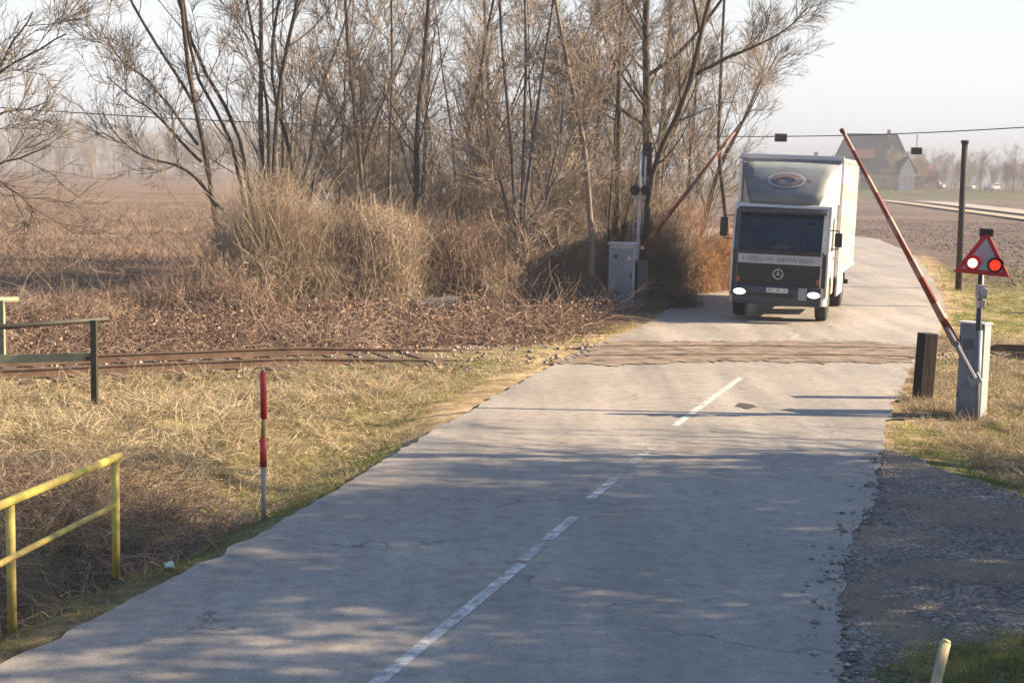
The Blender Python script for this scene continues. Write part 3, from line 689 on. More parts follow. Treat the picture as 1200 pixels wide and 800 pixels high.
# wood behind: copies
rp = random.Random(3)
for i in range(24):
    px = 345 + (i % 12)*46 + rp.uniform(-14, 14); Yd = (44 if i < 12 else 52) + rp.uniform(-3, 4)
    if px > 790 and Yd < 50: Yd += 8
    p = W(px, 300, Yd); k = rp.choice([0, 1, 2, 3, 4, 0, 2])
    if sdist(np.array([[p.x, p.y]]), ROADc)[0] < 1.5: continue
    put_tree(k, p.x, p.y, rp.uniform(.75, 1.1), rp.uniform(0, 6.28), 'bare brown tree crowded in the middle of the roadside wood', 'bare trees filling the roadside wood')
for i in range(26):       # saplings and shrubs at the foot of the wood
    px = 440 + i*16.5 + rp.uniform(-8, 8); Yd = 41 + rp.uniform(-2.5, 5)
    p = W(px, 320, Yd)
    if sdist(np.array([[p.x, p.y]]), ROADc)[0] < 1.8: continue
    put_tree(4, p.x, p.y, rp.uniform(.35, .62), rp.uniform(0, 6.28), 'low sunlit brushwood shrub at the foot of the wood', 'brushwood shrubs at the foot of the wood', 'bare_shrub')
for i in range(90):       # hazy tree line beyond the left field
    px = -170 + i*7.4 + rp.uniform(-8, 8); Yd = rp.uniform(330, 520)
    p = W(px, 200, Yd); dip = 1 - .35*math.exp(-((px-95)/40)**2)
    put_tree(rp.choice([1, 2, 3, 0, 5]), p.x, p.y, rp.uniform(.8, 1.25)*dip*Yd/330, rp.uniform(0, 6.28), 'hazy bare tree in the tree line beyond the brown left field', 'trees beyond the brown left field')
for i in range(60):       # thickets closing the foot of that tree line
    px = -170 + i*11 + rp.uniform(-6, 6); Yd = rp.uniform(320, 420)
    p = W(px, 200, Yd); put_tree(4, p.x, p.y, rp.uniform(1.1, 1.9), rp.uniform(0, 6.28), 'grey hedge shrub under the tree line beyond the left field', 'hedge shrubs beyond the brown left field', 'hedge_shrub')
for i in range(74):       # right horizon, beyond the houses
    px = 850 + i*6.6 + rp.uniform(-5, 5); Yd = rp.uniform(345, 460) if px < 1075 else rp.uniform(300, 400)
    p = W(px, 205, Yd); put_tree(rp.choice([4, 3, 5, 2]), p.x, p.y, rp.uniform(.55, .95)*(.7 if px < 1070 else 1), rp.uniform(0, 6.28), 'misty grey tree on the skyline around the far houses', 'misty trees behind the ploughed field')
# trees standing right of the frame, whose shade lies over the road
def leafy(name, x, y, h, rx, label, n=7600):
    e = empty(name, (x, y, float(height([x], [y])[0])), random.uniform(0, 6), label, 'tree', 'dense dark trees shading the road')
    if 'ev' not in _ev:
        wd, cr = crown_from([trunk_line([(0,0,-.2),(.1,0,5),(0,.1,10.5)], .2, .03)], 26, 6, 5, 0 or 1, .95, .33, .04, .12)
        cl = rng.normal(size=(42, 3)); cl = unit(cl)*(rng.random((42,1))**.4); cz = cl[:,2]
        cc = np.stack([cl[:,0]*3.5*(1-.3*cz), cl[:,1]*3.0*(1-.3*cz), 6.4+cz*5.0], 1)
        k_ = rng.integers(0, 42, n); c3 = cc[k_] + rng.normal(size=(n,3))*np.array([.40,.40,.27]); u = unit(rng.normal(size=(n,3))); v = unit(np.cross(u, rng.normal(size=(n,3)))); q = .085*(.6+.8*rng.random(n))[:,None]
        Vv = np.stack([c3-u*q, c3+v*q*.6, c3+u*q, c3-v*q*.6], 1).reshape(-1, 3); Ff = np.arange(n*4).reshape(-1, 4)
        lf = (Vv, Ff, np.repeat(rng.random(n), 4))
        a_ = np_mesh('trunk', *merge(wd, cr)); b_ = np_mesh('crown', *lf); a_.materials.append(M_bark_dark); b_.materials.append(strand_mat('ivy_leaf', [(.03,.05,.015),(.06,.09,.025)]))
        _ev['ev'] = (a_, b_)
    for nm, me_ in zip(('trunk', 'crown'), _ev['ev']):
        o = bpy.data.objects.new(nm, me_); COL.objects.link(o); o.parent = e
    e.scale = (rx/3, rx/3, h/11.4); return e
_ev = {}
for x, y, h_, rx_ in [(11.5,4.0,11,3),(12.4,7.6,11.5,3),(12.0,10.8,10.5,2.9),(13.0,14.0,11.5,3.0),(13.6,16.6,10.5,2.6),(19.5,16.6,14.0,2.8),(17.5,13.9,16.0,3.1),(15.2,11.4,9,2.0)]:
    leafy('ivy_clad_tree', x, y, h_, rx_, 'dense ivy clad tree right of the road that shades the tarmac')
for i in range(12):       # garden bushes round the far houses
    px = 968 + i*9.5 + rp.uniform(-3, 3); p = W(px, 205, 288 + rp.uniform(0, 8))
    put_tree(4, p.x, p.y, rp.uniform(.35, .62), rp.uniform(0, 6.28), 'misty garden bush in front of the far houses', 'garden bushes in front of the far houses', 'garden_bush')
for i in range(46):
    px = 1040 + i*7 + rp.uniform(-4, 4); Yd = rp.uniform(300, 345); p = W(px, 205, Yd)
    put_tree(4, p.x, p.y, rp.uniform(.7, 1.15), rp.uniform(0, 6.28), 'misty shrub under the grey trees of the right skyline', 'misty shrubs behind the ploughed field', 'hedge_shrub')
rs_ = random.Random(11)
SH = [(11.2,19.0),(14.2,19.4),(16.2,20.0),(18.2,18.4)]
for i, (x, y) in enumerate(SH):
    put_tree([1, 5, 3, 5, 1, 5, 3][i % 7], x, y, rs_.uniform(.8, 1.0), rs_.uniform(0, 6.28), 'bare tree on the right of the road that shades the tarmac', 'roadside trees shading the road')

# ------------------------------------------------------------------ overgrown shrubs: hanging dry vines
def thicket(name, px, py, Yd, rx, ry, hz, n, m, label, seed=0, L=0.8, up_=0.4):
    c = W(px, py, Yd); z0 = float(height([c.x], [c.y])[0])
    # clumps of wiry upright stems plus a loose tangle
    nc = 24; ca = rng.random(nc)*6.28; cr_ = rng.random(nc)**.5
    cc = np.stack([np.cos(ca)*rx*cr_, np.sin(ca)*ry*cr_], 1); ch = hz*(1-.35*cr_**2)*(.40+.75*rng.random(nc))
    k_ = rng.integers(0, nc, n); q = cc[k_] + rng.normal(size=(n,2))*(.10+.14*rng.random((n,1)))
    Ls = ch[k_]*(.45+.75*rng.random(n)); K = 8; tt = np.linspace(0, 1, K)[None,:,None]
    ln = unit(rng.normal(size=(n,2)))*(0.05+.42*rng.random(n)**2)[:,None]
    d = unit(np.concatenate([ln, np.ones((n,1))], 1)); p = np.concatenate([q, np.zeros((n,1))], 1)
    P = p[:,None] + d[:,None]*Ls[:,None,None]*tt
    bend = unit(rng.normal(size=(n,3))*np.array([1,1,.25])+np.array([0,0,-.35]))*(Ls*(.05+.55*rng.random(n)**1.6))[:,None]
    P += bend[:,None]*tt**2.2 + np.cumsum(rng.normal(size=P.shape)*.065, axis=1)
    n2 = int(n*1.1); k2 = rng.integers(0, nc, n2); p2 = np.concatenate([cc[k2]+rng.normal(size=(n2,2))*.26, (ch[k2]*(.05+.95*rng.random(n2)))[:,None]], 1)
    d2 = unit(rng.normal(size=(n2,3))*np.array([1,1,.8])); L2 = L*.95*(.3+rng.random(n2))
    Q2 = p2[:,None] + d2[:,None]*L2[:,None,None]*(tt-.3); Q2[:,:,2] -= (L2*(.3+1.3*rng.random(n2)))[:,None]*(tt[...,0]-.3)**2; Q2 += np.cumsum(rng.normal(size=Q2.shape)*.045, axis=1)
    P = np.concatenate([P, Q2]); P[:,:,2] = np.maximum(P[:,:,2], 0.02); nn_ = len(P)
    cv = np.clip(.45*np.concatenate([rng.random(nc)[k_], rng.random(nc)[k2]]) + .6*rng.random(nn_), 0, 1)
    fine = tubes(P, (0.0058*(1-.5*np.linspace(0,1,K)))[None]*(.5+1.1*rng.random((nn_,1))**2), 3, cv)
    # upright woody stems inside
    ns = 26; a_ = rng.random(ns)*6.28; r_ = rng.random(ns)**.5*.8
    b_ = np.stack([np.cos(a_)*rx*r_*.8, np.sin(a_)*ry*r_*.8, np.full(ns, -.1)], 1); tp = b_*1.25 + np.array([0,0,1.0])*(hz*(1.05-.5*r_**2))[:,None] + rng.normal(size=(ns,3))*.2
    tk = np.linspace(0,1,7)[None,:,None]; Q = b_[:,None]*(1-tk)+tp[:,None]*tk + rng.normal(size=(ns,7,3))*.07
    st = tubes(Q, np.linspace(.022,.007,7)[None]*np.ones((ns,1)), 4)
    e = empty(name, (c.x, c.y, z0), 0, label, 'shrub')
    link_mesh('stem', np_mesh('stem', *st), M_bark, e)['kind'] = 'stuff'
    link_mesh('dry_vine', np_mesh('dry_vine', *fine), m, e)['kind'] = 'stuff'
    return e
thicket('vine_thicket', 322, 330, 35.0, 1.0, 1.1, 3.2, 9000, M_vine, 'tallest straw coloured vine mound under the fan shaped tree', 1, L=1.0)
thicket('vine_thicket', 385, 335, 35.6, 1.15, 1.1, 2.7, 9000, M_vine, 'straw coloured vine mound right of the tallest one', 2, L=1.0)
thicket('vine_thicket', 450, 335, 36.4, 1.15, 1.1, 2.8, 8500, M_vine, 'lower straw coloured vine mound below the slender trees', 3, L=.9)
thicket('vine_thicket', 525, 335, 37.8, 1.35, 1.2, 2.4, 8500, M_bramble, 'brown bramble mound left of the willow', 4, L=.9)
thicket('vine_thicket', 573, 340, 37.4, .8, .8, 1.35, 4500, M_vine, 'small pale tangle of stems beside the willow trunk', 5, L=.8)
thicket('brush_heap', 490, 335, 38.6, .9, .8, 2.6, 4200, M_vine, 'thin upright sunlit brush behind the lower straw mounds', 14, L=.9)
thicket('brush_heap', 705, 335, 41.5, .9, .8, 2.0, 4200, M_vine, 'sunlit brush just left of the grey signal cabinet', 15, L=.9)
thicket('brush_heap', 560, 335, 40.5, 1.1, .8, 2.9, 5000, M_twig, 'tall brown brush between the bent tree and the willow', 16, L=.9)
thicket('brush_heap', 640, 335, 41.0, .9, .8, 2.7, 4500, M_twig, 'tall brown brush right behind the willow', 17, L=.9)
thicket('brush_heap', 770, 335, 44.5, .9, .8, 3.4, 4500, M_twig, 'tall brown brush behind the foot of the left barrier arm', 18, L=.9)
thicket('bramble_bush', 245, 345, 33.4, 1.4, 1.1, 1.35, 7000, M_bramble, 'dark brown bramble bush left of the straw mounds', 6, L=.7)
thicket('bramble_bush', 655, 330, 40.0, 1.2, 1.1, 1.7, 6000, M_vine, 'thin sunlit brush between willow and pale tree', 7, L=.9)
thicket('bramble_bush', 800, 330, 46.0, 1.7, 1.3, 2.6, 9000, strand_mat('rust_vine', [(0.20,0.11,0.06),(0.40,0.23,0.13),(0.55,0.37,0.22)]), 'rusty orange bush behind the left barrier arm', 8, L=1.0)
thicket('bramble_bush', 160, 355, 33.0, 1.6, 1.0, .9, 5500, M_bramble, 'low dark bramble heap at the field edge', 9, L=.6)
thicket('bramble_bush', 60, 360, 31.5, 1.5, .9, .8, 5000, M_bramble, 'low bramble heap behind the dark railing', 10, L=.6)
thicket('bramble_bush', 778, 350, 40.0, .55, .5, .6, 2200, M_bramble, 'small dead bush at the foot of the left barrier', 12, L=.45)

# ------------------------------------------------------------------ distant houses and cars
M_roofd = mat('dark_roof_tiles', (0.045,0.042,0.05), 0.8, var=0.3, scale=1.5)
M_roofr = mat('red_roof_tiles', (0.22,0.10,0.08), 0.8, var=0.3, scale=1.5)
M_plw = mat('white_render', (0.78,0.77,0.74), 0.85, var=0.08, scale=.6)
M_plc = mat('cream_render', (0.55,0.48,0.36), 0.85, var=0.1, scale=.6)
M_plp = mat('pink_render', (0.48,0.33,0.29), 0.85, var=0.1, scale=.6)
M_wind = mat('dark_window_glass', (0.03,0.035,0.045), 0.12)
M_frame = mat('window_frame_white', (0.7,0.7,0.7), 0.5)
def house(name, px, Yd, Wd, D, wall_h, ridge, rz, mw, mr, label, hip=0.0, wins=3, gable_front=False):
    p = W(px, 215, Yd); z = float(height([p.x], [p.y])[0]) - .1
    e = empty(name, (p.x, p.y, z), rz, label, 'house')
    mb = MB(); mb.box(-Wd/2, Wd/2, -D/2, D/2, 0, wall_h)
    if hip == 0:
        for s in (-1, 1):
            x_ = s*(Wd/2-.02); mb.prism([(-D/2, wall_h), (D/2, wall_h), (0, ridge-.1)], 0, x_-.12, x_+.0)
    mb.build('wall', mw, e)
    ov = .5; rf = MB(); a, b, c = Wd/2+ov, D/2+ov, Wd/2+ov-hip
    vs = [(-a,-b,wall_h-.25),(a,-b,wall_h-.25),(a,b,wall_h-.25),(-a,b,wall_h-.25),(-c,0,ridge),(c,0,ridge)]
    lo = [(x_, y_, z_-.25) for x_, y_, z_ in vs]
    rf.add(vs+lo, [(0,1,5,4),(2,3,4,5),(1,2,5),(3,0,4),(7,6,10,11),(9,8,11,10),(0,6,7,1),(2,8,9,3),(1,7,8,2),(3,9,6,0),(8,7,11),(6,9,10)] if hip else
           [(0,1,5,4),(2,3,4,5),(7,6,10,11),(9,8,11,10),(0,6,7,1),(2,8,9,3),(1,7,11,5),(5,11,8,2),(3,9,10,4),(4,10,6,0)])
    r_ = rf.build('roof', mr, e)
    MB().box(Wd*.2, Wd*.2+.7, -.4, .4, ridge-.8, ridge+.9).build('chimney', M_plp, r_)
    for i in range(wins):
        x_ = -Wd/2 + Wd*(i+.5)/wins
        f_ = MB().box(x_-.6, x_+.6, -D/2-.06, -D/2-.005, 1.0, 2.4).build('window', M_frame, e)
        MB().box(x_-.5, x_+.5, -D/2-.09, -D/2-.062, 1.1, 2.3).build('pane', M_wind, f_)
    return e
h1 = house('farmhouse', 1019, 330, 16.5, 11, 3.6, 11.8, R(-6), M_plc, M_roofd, 'large far house with a broad dark hipped roof', hip=3.2, wins=4)
MB().prism([(-4.1, 6.1), (-1.9, 8.8), (-1.9, 9.0), (-4.1, 6.4)], 0, -3.8, 0.3).build('roof_patch', M_roofr, h1)['label'] = 'red tiled part of the dark roof'
h2 = house('cottage', 1061, 305, 6.0, 2.9, 4.0, 6.9, R(80), M_plw, M_roofd, 'small far cottage with a white gable below the large roof', wins=2)
house('barn', 1076, 325, 6, 6, 3.0, 5.0, R(10), M_plp, M_roofr, 'low pinkish outbuilding right of the white gable', wins=1)
house('farmhouse', 942, 350, 11, 8, 3.4, 7.0, R(5), M_plp, M_roofd, 'hazy far house partly hidden by the truck and wood', wins=3)
M_tyre = mat('tyre_rubber', (0.025,0.025,0.027), 0.85, bump=.2, scale=8)
M_rim = mat('steel_rim', (0.32,0.32,0.33), 0.4, .8, var=.3, scale=6)
M_glass_dk = mat('car_glass', (0.02,0.03,0.04), 0.08)
def small_car(px, py, Yd, mcol, label, rz):
    p = W(px, py, Yd); z = float(height([p.x], [p.y])[0])
    e = empty('parked_car', (p.x, p.y, z), rz, label, 'car')
    pr = [(-2.1,.35),(-2.15,.75),(-1.9,.95),(-1.0,1.0),(-.5,1.42),(.9,1.45),(1.5,1.0),(2.05,.9),(2.1,.4),(1.7,.3),(-1.7,.3)]
    MB().prism([(a, b) for a, b in pr], 1, -.85, .85).build('body', mcol, e, .06)
    MB().prism([(-.95,1.0),(-.5,1.36),(.85,1.38),(1.35,1.0)], 1, -.86, .86).build('side_window', M_glass_dk, e)
    for sx in (-1.3, 1.3):
        for sy in (-.8, .8):
            w_ = empty('wheel', (sx, sy, .32)); w_.parent = e
            MB().lathe([(-.1,.2),(-.1,.32),(.1,.32),(.1,.2)], (0,0,0), (0,1,0), 16).build('tyre', M_tyre, w_)
            MB().lathe([(-.105,.05),(-.105,.2),(.105,.2),(.105,.05)], (0,0,0), (0,1,0), 16).build('rim', M_rim, w_)
small_car(1162, 232, 318, mat('white_car_paint', (.8,.8,.8), .3), 'tiny white car far off on the right by the misty trees', R(48))
small_car(1137, 226, 322, mat('silver_car_paint', (.55,.57,.6), .3), 'tiny silver car left of the white one, far off', R(60))
small_car(1096, 223, 325, mat('pale_car_paint', (.7,.7,.72), .3), 'tiny pale car parked near the far white gable', R(-40))

# ------------------------------------------------------------------ railings, posts
M_yel = mat('yellow_paint', (0.60,0.50,0.10), 0.55, dirt=(0.36,0.28,0.10), scale=5, bump=.1)
e = empty('yellow_railing', G(75, 690), 0, 'chipped yellow tubular railing over the culvert at lower left', 'railing')
o0 = Vector(e.location)
p2 = G(136, 656); p1 = G(14, 719)
dirv = (p1-p2).normalized(); p0 = p1 + dirv*2.4
for p, top in ((p2, .92), (p1, .88), (p0, .88)):
    MB().rod(p-o0-Vector((0,0,.15)), p-o0+Vector((0,0,top)), .036, .036, 12).build('post', M_yel, e, smooth=True)
tp = [W(140, 534, p2.y) , W(0, 592, p1.y - .18)]
td_ = (tp[1]-tp[0]).normalized()
MB().rod(tp[0]-o0, tp[0]-o0+td_*4.6, .036, .036, 12).build('top_rail', M_yel, e, smooth=True)
mp2 = W(136, 591, p2.y); mp1 = W(0, 660, p1.y-.18); md = (mp1-mp2).normalized()
MB().rod(mp2-o0, mp2-o0+md*4.6, .026, .026, 12).build('middle_rail', M_yel, e, smooth=True)

M_dgreen = mat('dark_green_paint', (0.035,0.045,0.03), 0.6, dirt=(0.03,0.015,0.01), scale=4)
M_lgreen = mat('pale_green_paint', (0.27,0.30,0.20), 0.7, dirt=(0.20,0.17,0.12), scale=3)
b = G(111, 470); e = empty('dark_railing', (b.x, b.y, b.z), 0, 'dark green bridge railing on the near side of the rails at left', 'railing'); o0 = b
MB().box(-.045, .045, -.045, .045, -.3, 1.2).build('post', M_dgreen, e, .008)
MB().box(-.045, .045, -.045, .045, -.3, 1.2, Matrix.Translation((-3.1, -.35, 0))).build('post', M_dgreen, e, .008)
q0 = W(128, 374, b.y+.1); q1 = W(0, 383, b.y-.2); d = (q1-q0)
MB().rod(q0-o0, q0-o0+d*2.2, .04, .04, 10).build('top_rail', M_dgreen, e, smooth=True)
q0 = W(108, 418, b.y+.06); q1 = W(0, 420.5, b.y-.14); d = q1-q0
mb = MB(); u_ = d.normalized(); nrm = Vector((-u_.y, u_.x, 0))*.02
for hz in (0,):
    a0, a1 = q0-o0, q0-o0+d*2.2
    mb.add([a0-nrm+Vector((0,0,-.06)), a1-nrm+Vector((0,0,-.06)), a1+nrm+Vector((0,0,-.06)), a0+nrm+Vector((0,0,-.06)), a0-nrm+Vector((0,0,.06)), a1-nrm+Vector((0,0,.06)), a1+nrm+Vector((0,0,.06)), a0+nrm+Vector((0,0,.06))],
           [(3,2,1,0),(4,5,6,7),(0,1,5,4),(1,2,6,5),(2,3,7,6),(3,0,4,7)])
mb.build('middle_rail', M_lgreen, e)['label'] = 'pale green weathered middle rail'
MB().box(-.12, -.045, -.02, .02, .6, .66).build('bracket', M_dgreen, e)
b = G(3, 424); e = empty('green_railing', (b.x, b.y, b.z), 0, 'pale green bridge railing on the far side of the rails at the left edge', 'railing'); o0 = b
MB().box(-.05, .05, -.05, .05, -.3, 1.08).build('post', M_lgreen, e, .008)
q0 = W(22, 351, b.y+.1); q1 = W(0, 351.5, b.y)
MB().rod(q0-o0, q0-o0+(q1-q0)*6, .05, .05, 10).build('top_rail', M_lgreen, e, smooth=True)

# red and white marker stake
b = G(309, 587); e = empty('marker_stake', (b.x, b.y, b.z-.05), 0, 'thin red and tan striped marker stake on the left verge', 'marker post')
e.rotation_euler = (0, R(-.6), 0)
M_red = mat('faded_red_paint', (0.55,0.035,0.03), .5, dirt=(.36,.03,.03), scale=9)
M_tan = mat('tan_wood', (0.45,0.30,0.13), .7, var=.4, scale=8)
M_gw = mat('grey_wood', (0.42,0.36,0.33), .8, var=.3, scale=8)
MB().rod((0,0,-.2), (0,0,.42), .027, .027, 12).build('shaft', M_gw, e, smooth=True)
MB().rod((0,0,.42), (0,0,.72), .037, .034, 12).build('red_band', M_red, e, smooth=True)
MB().rod((0,0,.72), (.01,0,.93), .024, .026, 12).build('tan_band', M_tan, e, smooth=True)
MB().rod((.01,0,.93), (.005,0,1.42), .036, .033, 12).build('red_band', M_red, e, smooth=True)
MB().rod((.005,0,1.42), (.005,0,1.46), .022, .016, 12).build('tip', M_gw, e, smooth=True)

# litter
b = G(193, 659, .0)
cup = MB().lathe([(0,.05),(.01,.06),(.09,.075),(.10,.078),(.102,.03)], (0,0,.05), (1,.3,.15), 16)
cup.v = [(x*.75, y*.95, z*.42) for x, y, z in cup.v]
o = cup.build('crushed_cup', mat('pale_teal_plastic', (.30,.50,.47), .4, var=.2, scale=20), None); o.location = (b.x, b.y, float(height([b.x],[b.y])[0])+.02)
tag(o, 'crushed pale teal cup lying at the road edge near the yellow railing', 'litter')

# sleeper set upright as a bollard
M_post = mat('tarred_timber', (0.022,0.016,0.016), .9, var=.5, scale=3, bump=.6, stretch=(1,1,.2))
b = G(1081, 466); e_ = MB(); e_.box(-.13,.13,-.11,.11,-.4,1.05)
o = e_.build('sleeper_post', M_post, None, .015); o.location = (b.x, b.y, 0); o.rotation_euler = (0, R(2.2), R(18))
tag(o, 'squat black tarred timber post standing at the right road edge', 'bollard')
# slanting pale post lower right
b = W(1108, 753, 8.6); b2 = W(1094, 812, 8.5); dd_ = (b2-b).normalized()
e = empty('leaning_post', b + dd_*1.0, 0, 'faded yellow round post leaning in the lower right corner', 'post')
M_fy = mat('faded_yellow_paint', (0.50,0.44,0.26), .6, dirt=(.32,.27,.18), scale=6, bump=.1)
b3 = Vector((b.x + dd_.x*(b.z+.3)/-dd_.z, b.y + dd_.y*(b.z+.3)/-dd_.z, -.3)); e.location = b3 + Vector((0,0,.3))
o0 = Vector(e.location)
MB().rod(b3-o0, b-o0, .032, .032, 14).build('shaft', M_fy, e, smooth=True)
MB().lathe([(0,.032),(.012,.03),(.022,.018)], b-o0, -dd_, 14).build('cap', M_fy, e, smooth=True)
# dark utility post
b = G(1123, 338); e = empty('timber_pole', (b.x, b.y, -.05), 0, 'thin dark wooden pole standing in the right verge before the ploughed field', 'pole')
e.rotation_euler = (0, R(-.5), 0)
M_pole = mat('dark_pole_wood', (0.045,0.035,0.032), .85, var=.4, scale=3, bump=.4)
MB().rod((0,0,-.4), (0,0,4.72), .105, .095, 12).build('shaft', M_pole, e, smooth=True)
MB().rod((0,0,4.72), (0,0,4.82), .13, .12, 12).build('cap', M_pole, e, smooth=True)

# ------------------------------------------------------------------ level crossing equipment
roadd = Vector((math.sin(R(17)), math.cos(R(17)), 0)); cross = Vector((-math.cos(R(17)), math.sin(R(17)), 0))
M_cab = mat('grey_cabinet_paint', (0.28,0.33,0.39), .5, dirt=(.21,.24,.27), scale=3, bump=.05)
M_cabl = mat('light_cabinet_paint', (0.50,0.54,0.60), .5, dirt=(.42,.45,.50), scale=3)
M_blk = mat('black_metal', (0.02,0.02,0.022), .5)
M_galv = mat('galvanised_steel', (0.45,0.47,0.49), .45, .6, var=.3, scale=9)
M_armr = mat('barrier_red', (0.25,0.055,0.04), .55, dirt=(.17,.05,.04), scale=5)
M_armw = mat('barrier_faded_stripe', (0.38,0.19,0.15), .55, dirt=(.27,.10,.08), scale=5)
def arm(e, piv, tip, r0, r1, back, bands, o0, mr=M_armr, mw=M_armw):
    d = (tip-piv); L = d.length; d.normalize()
    a_ = MB()
    a_.rod(piv-o0, tip-o0, r0, r1, 12); ao = a_.build('barrier_arm', mr, e, smooth=True)
    for k in range(bands):
        t0 = (k+.55)/bands; t1 = t0+.40/bands
        MB().rod(piv-o0+d*L*t0, piv-o0+d*L*t1, (r0+(r1-r0)*t0)+.003, (r0+(r1-r0)*t1)+.003, 12, False).build('stripe', mw, ao, smooth=True)
    MB().rod(tip-o0, tip-o0+d*.06, r1*1.5, r1*1.3, 12).build('end_cap', M_blk, ao)
    return d
M_cabd = mat('blue_grey_housing_paint', (.17,.21,.26), .5, dirt=(.12,.14,.17), scale=3, bump=.05)
# right barrier machine
cb = G(1139, 484); e = empty('barrier_machine', (cb.x, cb.y, -.03), 0, 'grey cabinet barrier on the right with its red arm half raised over the road', 'level crossing barrier')
o0 = Vector(e.location); rzm = Matrix.Translation((.06,0,0)) @ Matrix.Rotation(R(40), 4, 'Z')
MB().box(-.09, .09, -.10, .30, -.2, 1.38, rzm).build('cabinet', M_cabd, e, .012)
MB().box(-.104, -.092, -.07, .27, .12, 1.25, rzm).build('door', M_cabd, e, .004)
MB().box(-.118, -.105, -.05, -.02, .62, .72, rzm).build('lock', M_blk, e)
mb = MB()
for k in range(5): mb.box(-.110, -.105, .02, .22, 1.00+k*.035, 1.012+k*.035, rzm)
mb.build('vent', M_blk, e)
for zz in (.25, 1.1): MB().box(-.112, -.093, .262, .285, zz, zz+.09, rzm).build('hinge', M_blk, e)
MB().box(-.08, .09, -.125, -.102, -.1, 1.42, rzm).build('sunlit_front', mat('sunlit_front_paint', (.50,.54,.58), .4, .2, var=.2, scale=4), e, .004)  # narrow front of the cabinet, sunlight put into its pale colour
MB().box(-.12, .12, -.14, .33, 1.382, 1.41, rzm).build('lid', M_cabl, e, .006)
piv = W(1120, 402, cb.y-.28); tip = on_plane(988, 155, piv, roadd)
d = arm(e, piv, tip, .062, .026, .5, 5, o0)
mb = MB(); nrm = roadd*.02
for s in (-1, 1):
    c0 = piv-o0+d*.28+roadd*.085*s; c1 = piv-o0-d*.58+roadd*.085*s
    mb.rod(c0, c1, .035, .045, 8)
mb.rod(piv-o0-roadd*.12, piv-o0+roadd*.30, .05, .05, 12)
mb.build('lever', mat('dull_steel', (.16,.18,.21), .6, .3), e)
MB().box(-.09, .09, -.15, .15, -.14, .14, Matrix.Translation(piv-o0-d*.60) @ Matrix.Scale(.55,4) @ d.to_track_quat('Z','Y').to_matrix().to_4x4()).build('counterweight', M_cab, e, .01)
print('ARM R length', (tip-piv).length, 'piv', piv, 'tip', tip)

# triangular flashing sign
sb = G(1147, 486); e = empty('warning_sign', (sb.x-.10, sb.y-.12, -.03), 0, 'red bordered triangular crossing signal with two red lamps, one lit', 'warning signal')
o0 = Vector(e.location); Yd = o0.y
e.rotation_euler = (0, R(-.6), 0)
M_sgr = mat('grey_sign_face', (0.42,0.46,0.50), .5, var=.1, scale=3)
M_srd = mat('sign_red', (0.50,0.02,0.035), .4, var=.15, scale=6)
M_dkst = mat('dark_steel_post', (0.05,0.06,0.075), .5, .3, var=.2, scale=5)
sc_ = FPX/Yd
MB().rod((0,0,-.3), (0,0,2.75), .045, .042, 14).build('post', M_dkst, e, smooth=True)
MB().rod((0,0,-.3), (0,0,1.32), .065, .065, 14).build('sleeve', M_cabd, e, smooth=True)
zc = 2.20; hw = .405; th = .63
Mt = Matrix.Translation((-0.01, -.07, zc)) @ Matrix.Rotation(R(4.5), 4, 'Y') @ Matrix.Rotation(R(-10), 4, 'Z')
def tri(hw_, th_, z0, y0, y1):
    return [Mt @ Vector(p) for p in ((-hw_, y0, z0),(hw_, y0, z0),(0, y0, z0+th_),(-hw_, y1, z0),(hw_, y1, z0),(0, y1, z0+th_))]
TF = [(0,1,2),(5,4,3),(0,3,4,1),(1,4,5,2),(2,5,3,0)]
MB().add(tri(hw, th+.03, -.05, -.02, .012), TF).build('border', M_srd, e, .012)
MB().add(tri(hw-.115, th-.165, .02, -.024, -.021), TF).build('face', M_sgr, e)
M_lamp_on = mat('lit_lamp_glass', (1,.5,.45), .2, emit=(1,.36,.30), es=1.5)
M_lamp_dim = mat('dim_lamp_glass', (.6,.05,.02), .25, emit=(1,.03,.01), es=.45)
for x_, m_, lb in ((-.155, M_lamp_on, 'brightly lit left lamp'), (.165, M_lamp_dim, 'dim orange red right lamp')):
    la = MB(); c = Mt @ Vector((x_, 0, .11)); ax = (Mt.to_3x3() @ Vector((0,-1,0)))
    la.lathe([(.02,.105),(.055,.112),(.06,.085)], c, ax, 24); lo = la.build('lamp', M_srd if x_ < 0 else M_blk, e, smooth=False); lo['label'] = lb
    MB().lathe([(.058,.070 if x_ < 0 else .082),(.075,.062),(.085,.04),(.088,.005)], c, ax, 24).build('lens', m_, lo, smooth=True)
    hd = MB(); vs = []; fs = []; n = 12
    for k in range(n+1):
        a_ = R(10) + R(160)*k/n
        for dd2, rr2 in ((.05,.108),(.20 if x_ < 0 else .20,.112)):
            for q in (0,.006):
                vs.append(Mt @ Vector((x_+math.cos(a_)*(rr2+q), -dd2*(.35+.65*math.sin(a_)) , .11+math.sin(a_)*(rr2+q))))
    for k in range(n):
        b_ = k*4; fs += [(b_,b_+2,b_+6,b_+4),(b_+1,b_+5,b_+7,b_+3),(b_+2,b_+3,b_+7,b_+6)]
    hd.add(vs, fs).build('hood', M_blk if x_ > 0 else M_srd, lo)
MB().box(-.10, .10, -.02, .10, .52, .63, Mt).build('bell_housing', M_blk, e, .02)
bx = MB().box(-.07, .07, -.13, .02, 1.80, 2.00).build('speaker_box', M_galv, e, .01)
MB().lathe([(0,.03),(.06,.06),(.07,.055)], (0,-.13,1.91), (0,-1,0), 16).build('horn', M_cabl, bx)
MB().box(-.055, .055, -.10, .02, 1.66, 1.78).build('junction_box', mat('pale_pink_box', (.52,.44,.44), .6), e, .01)

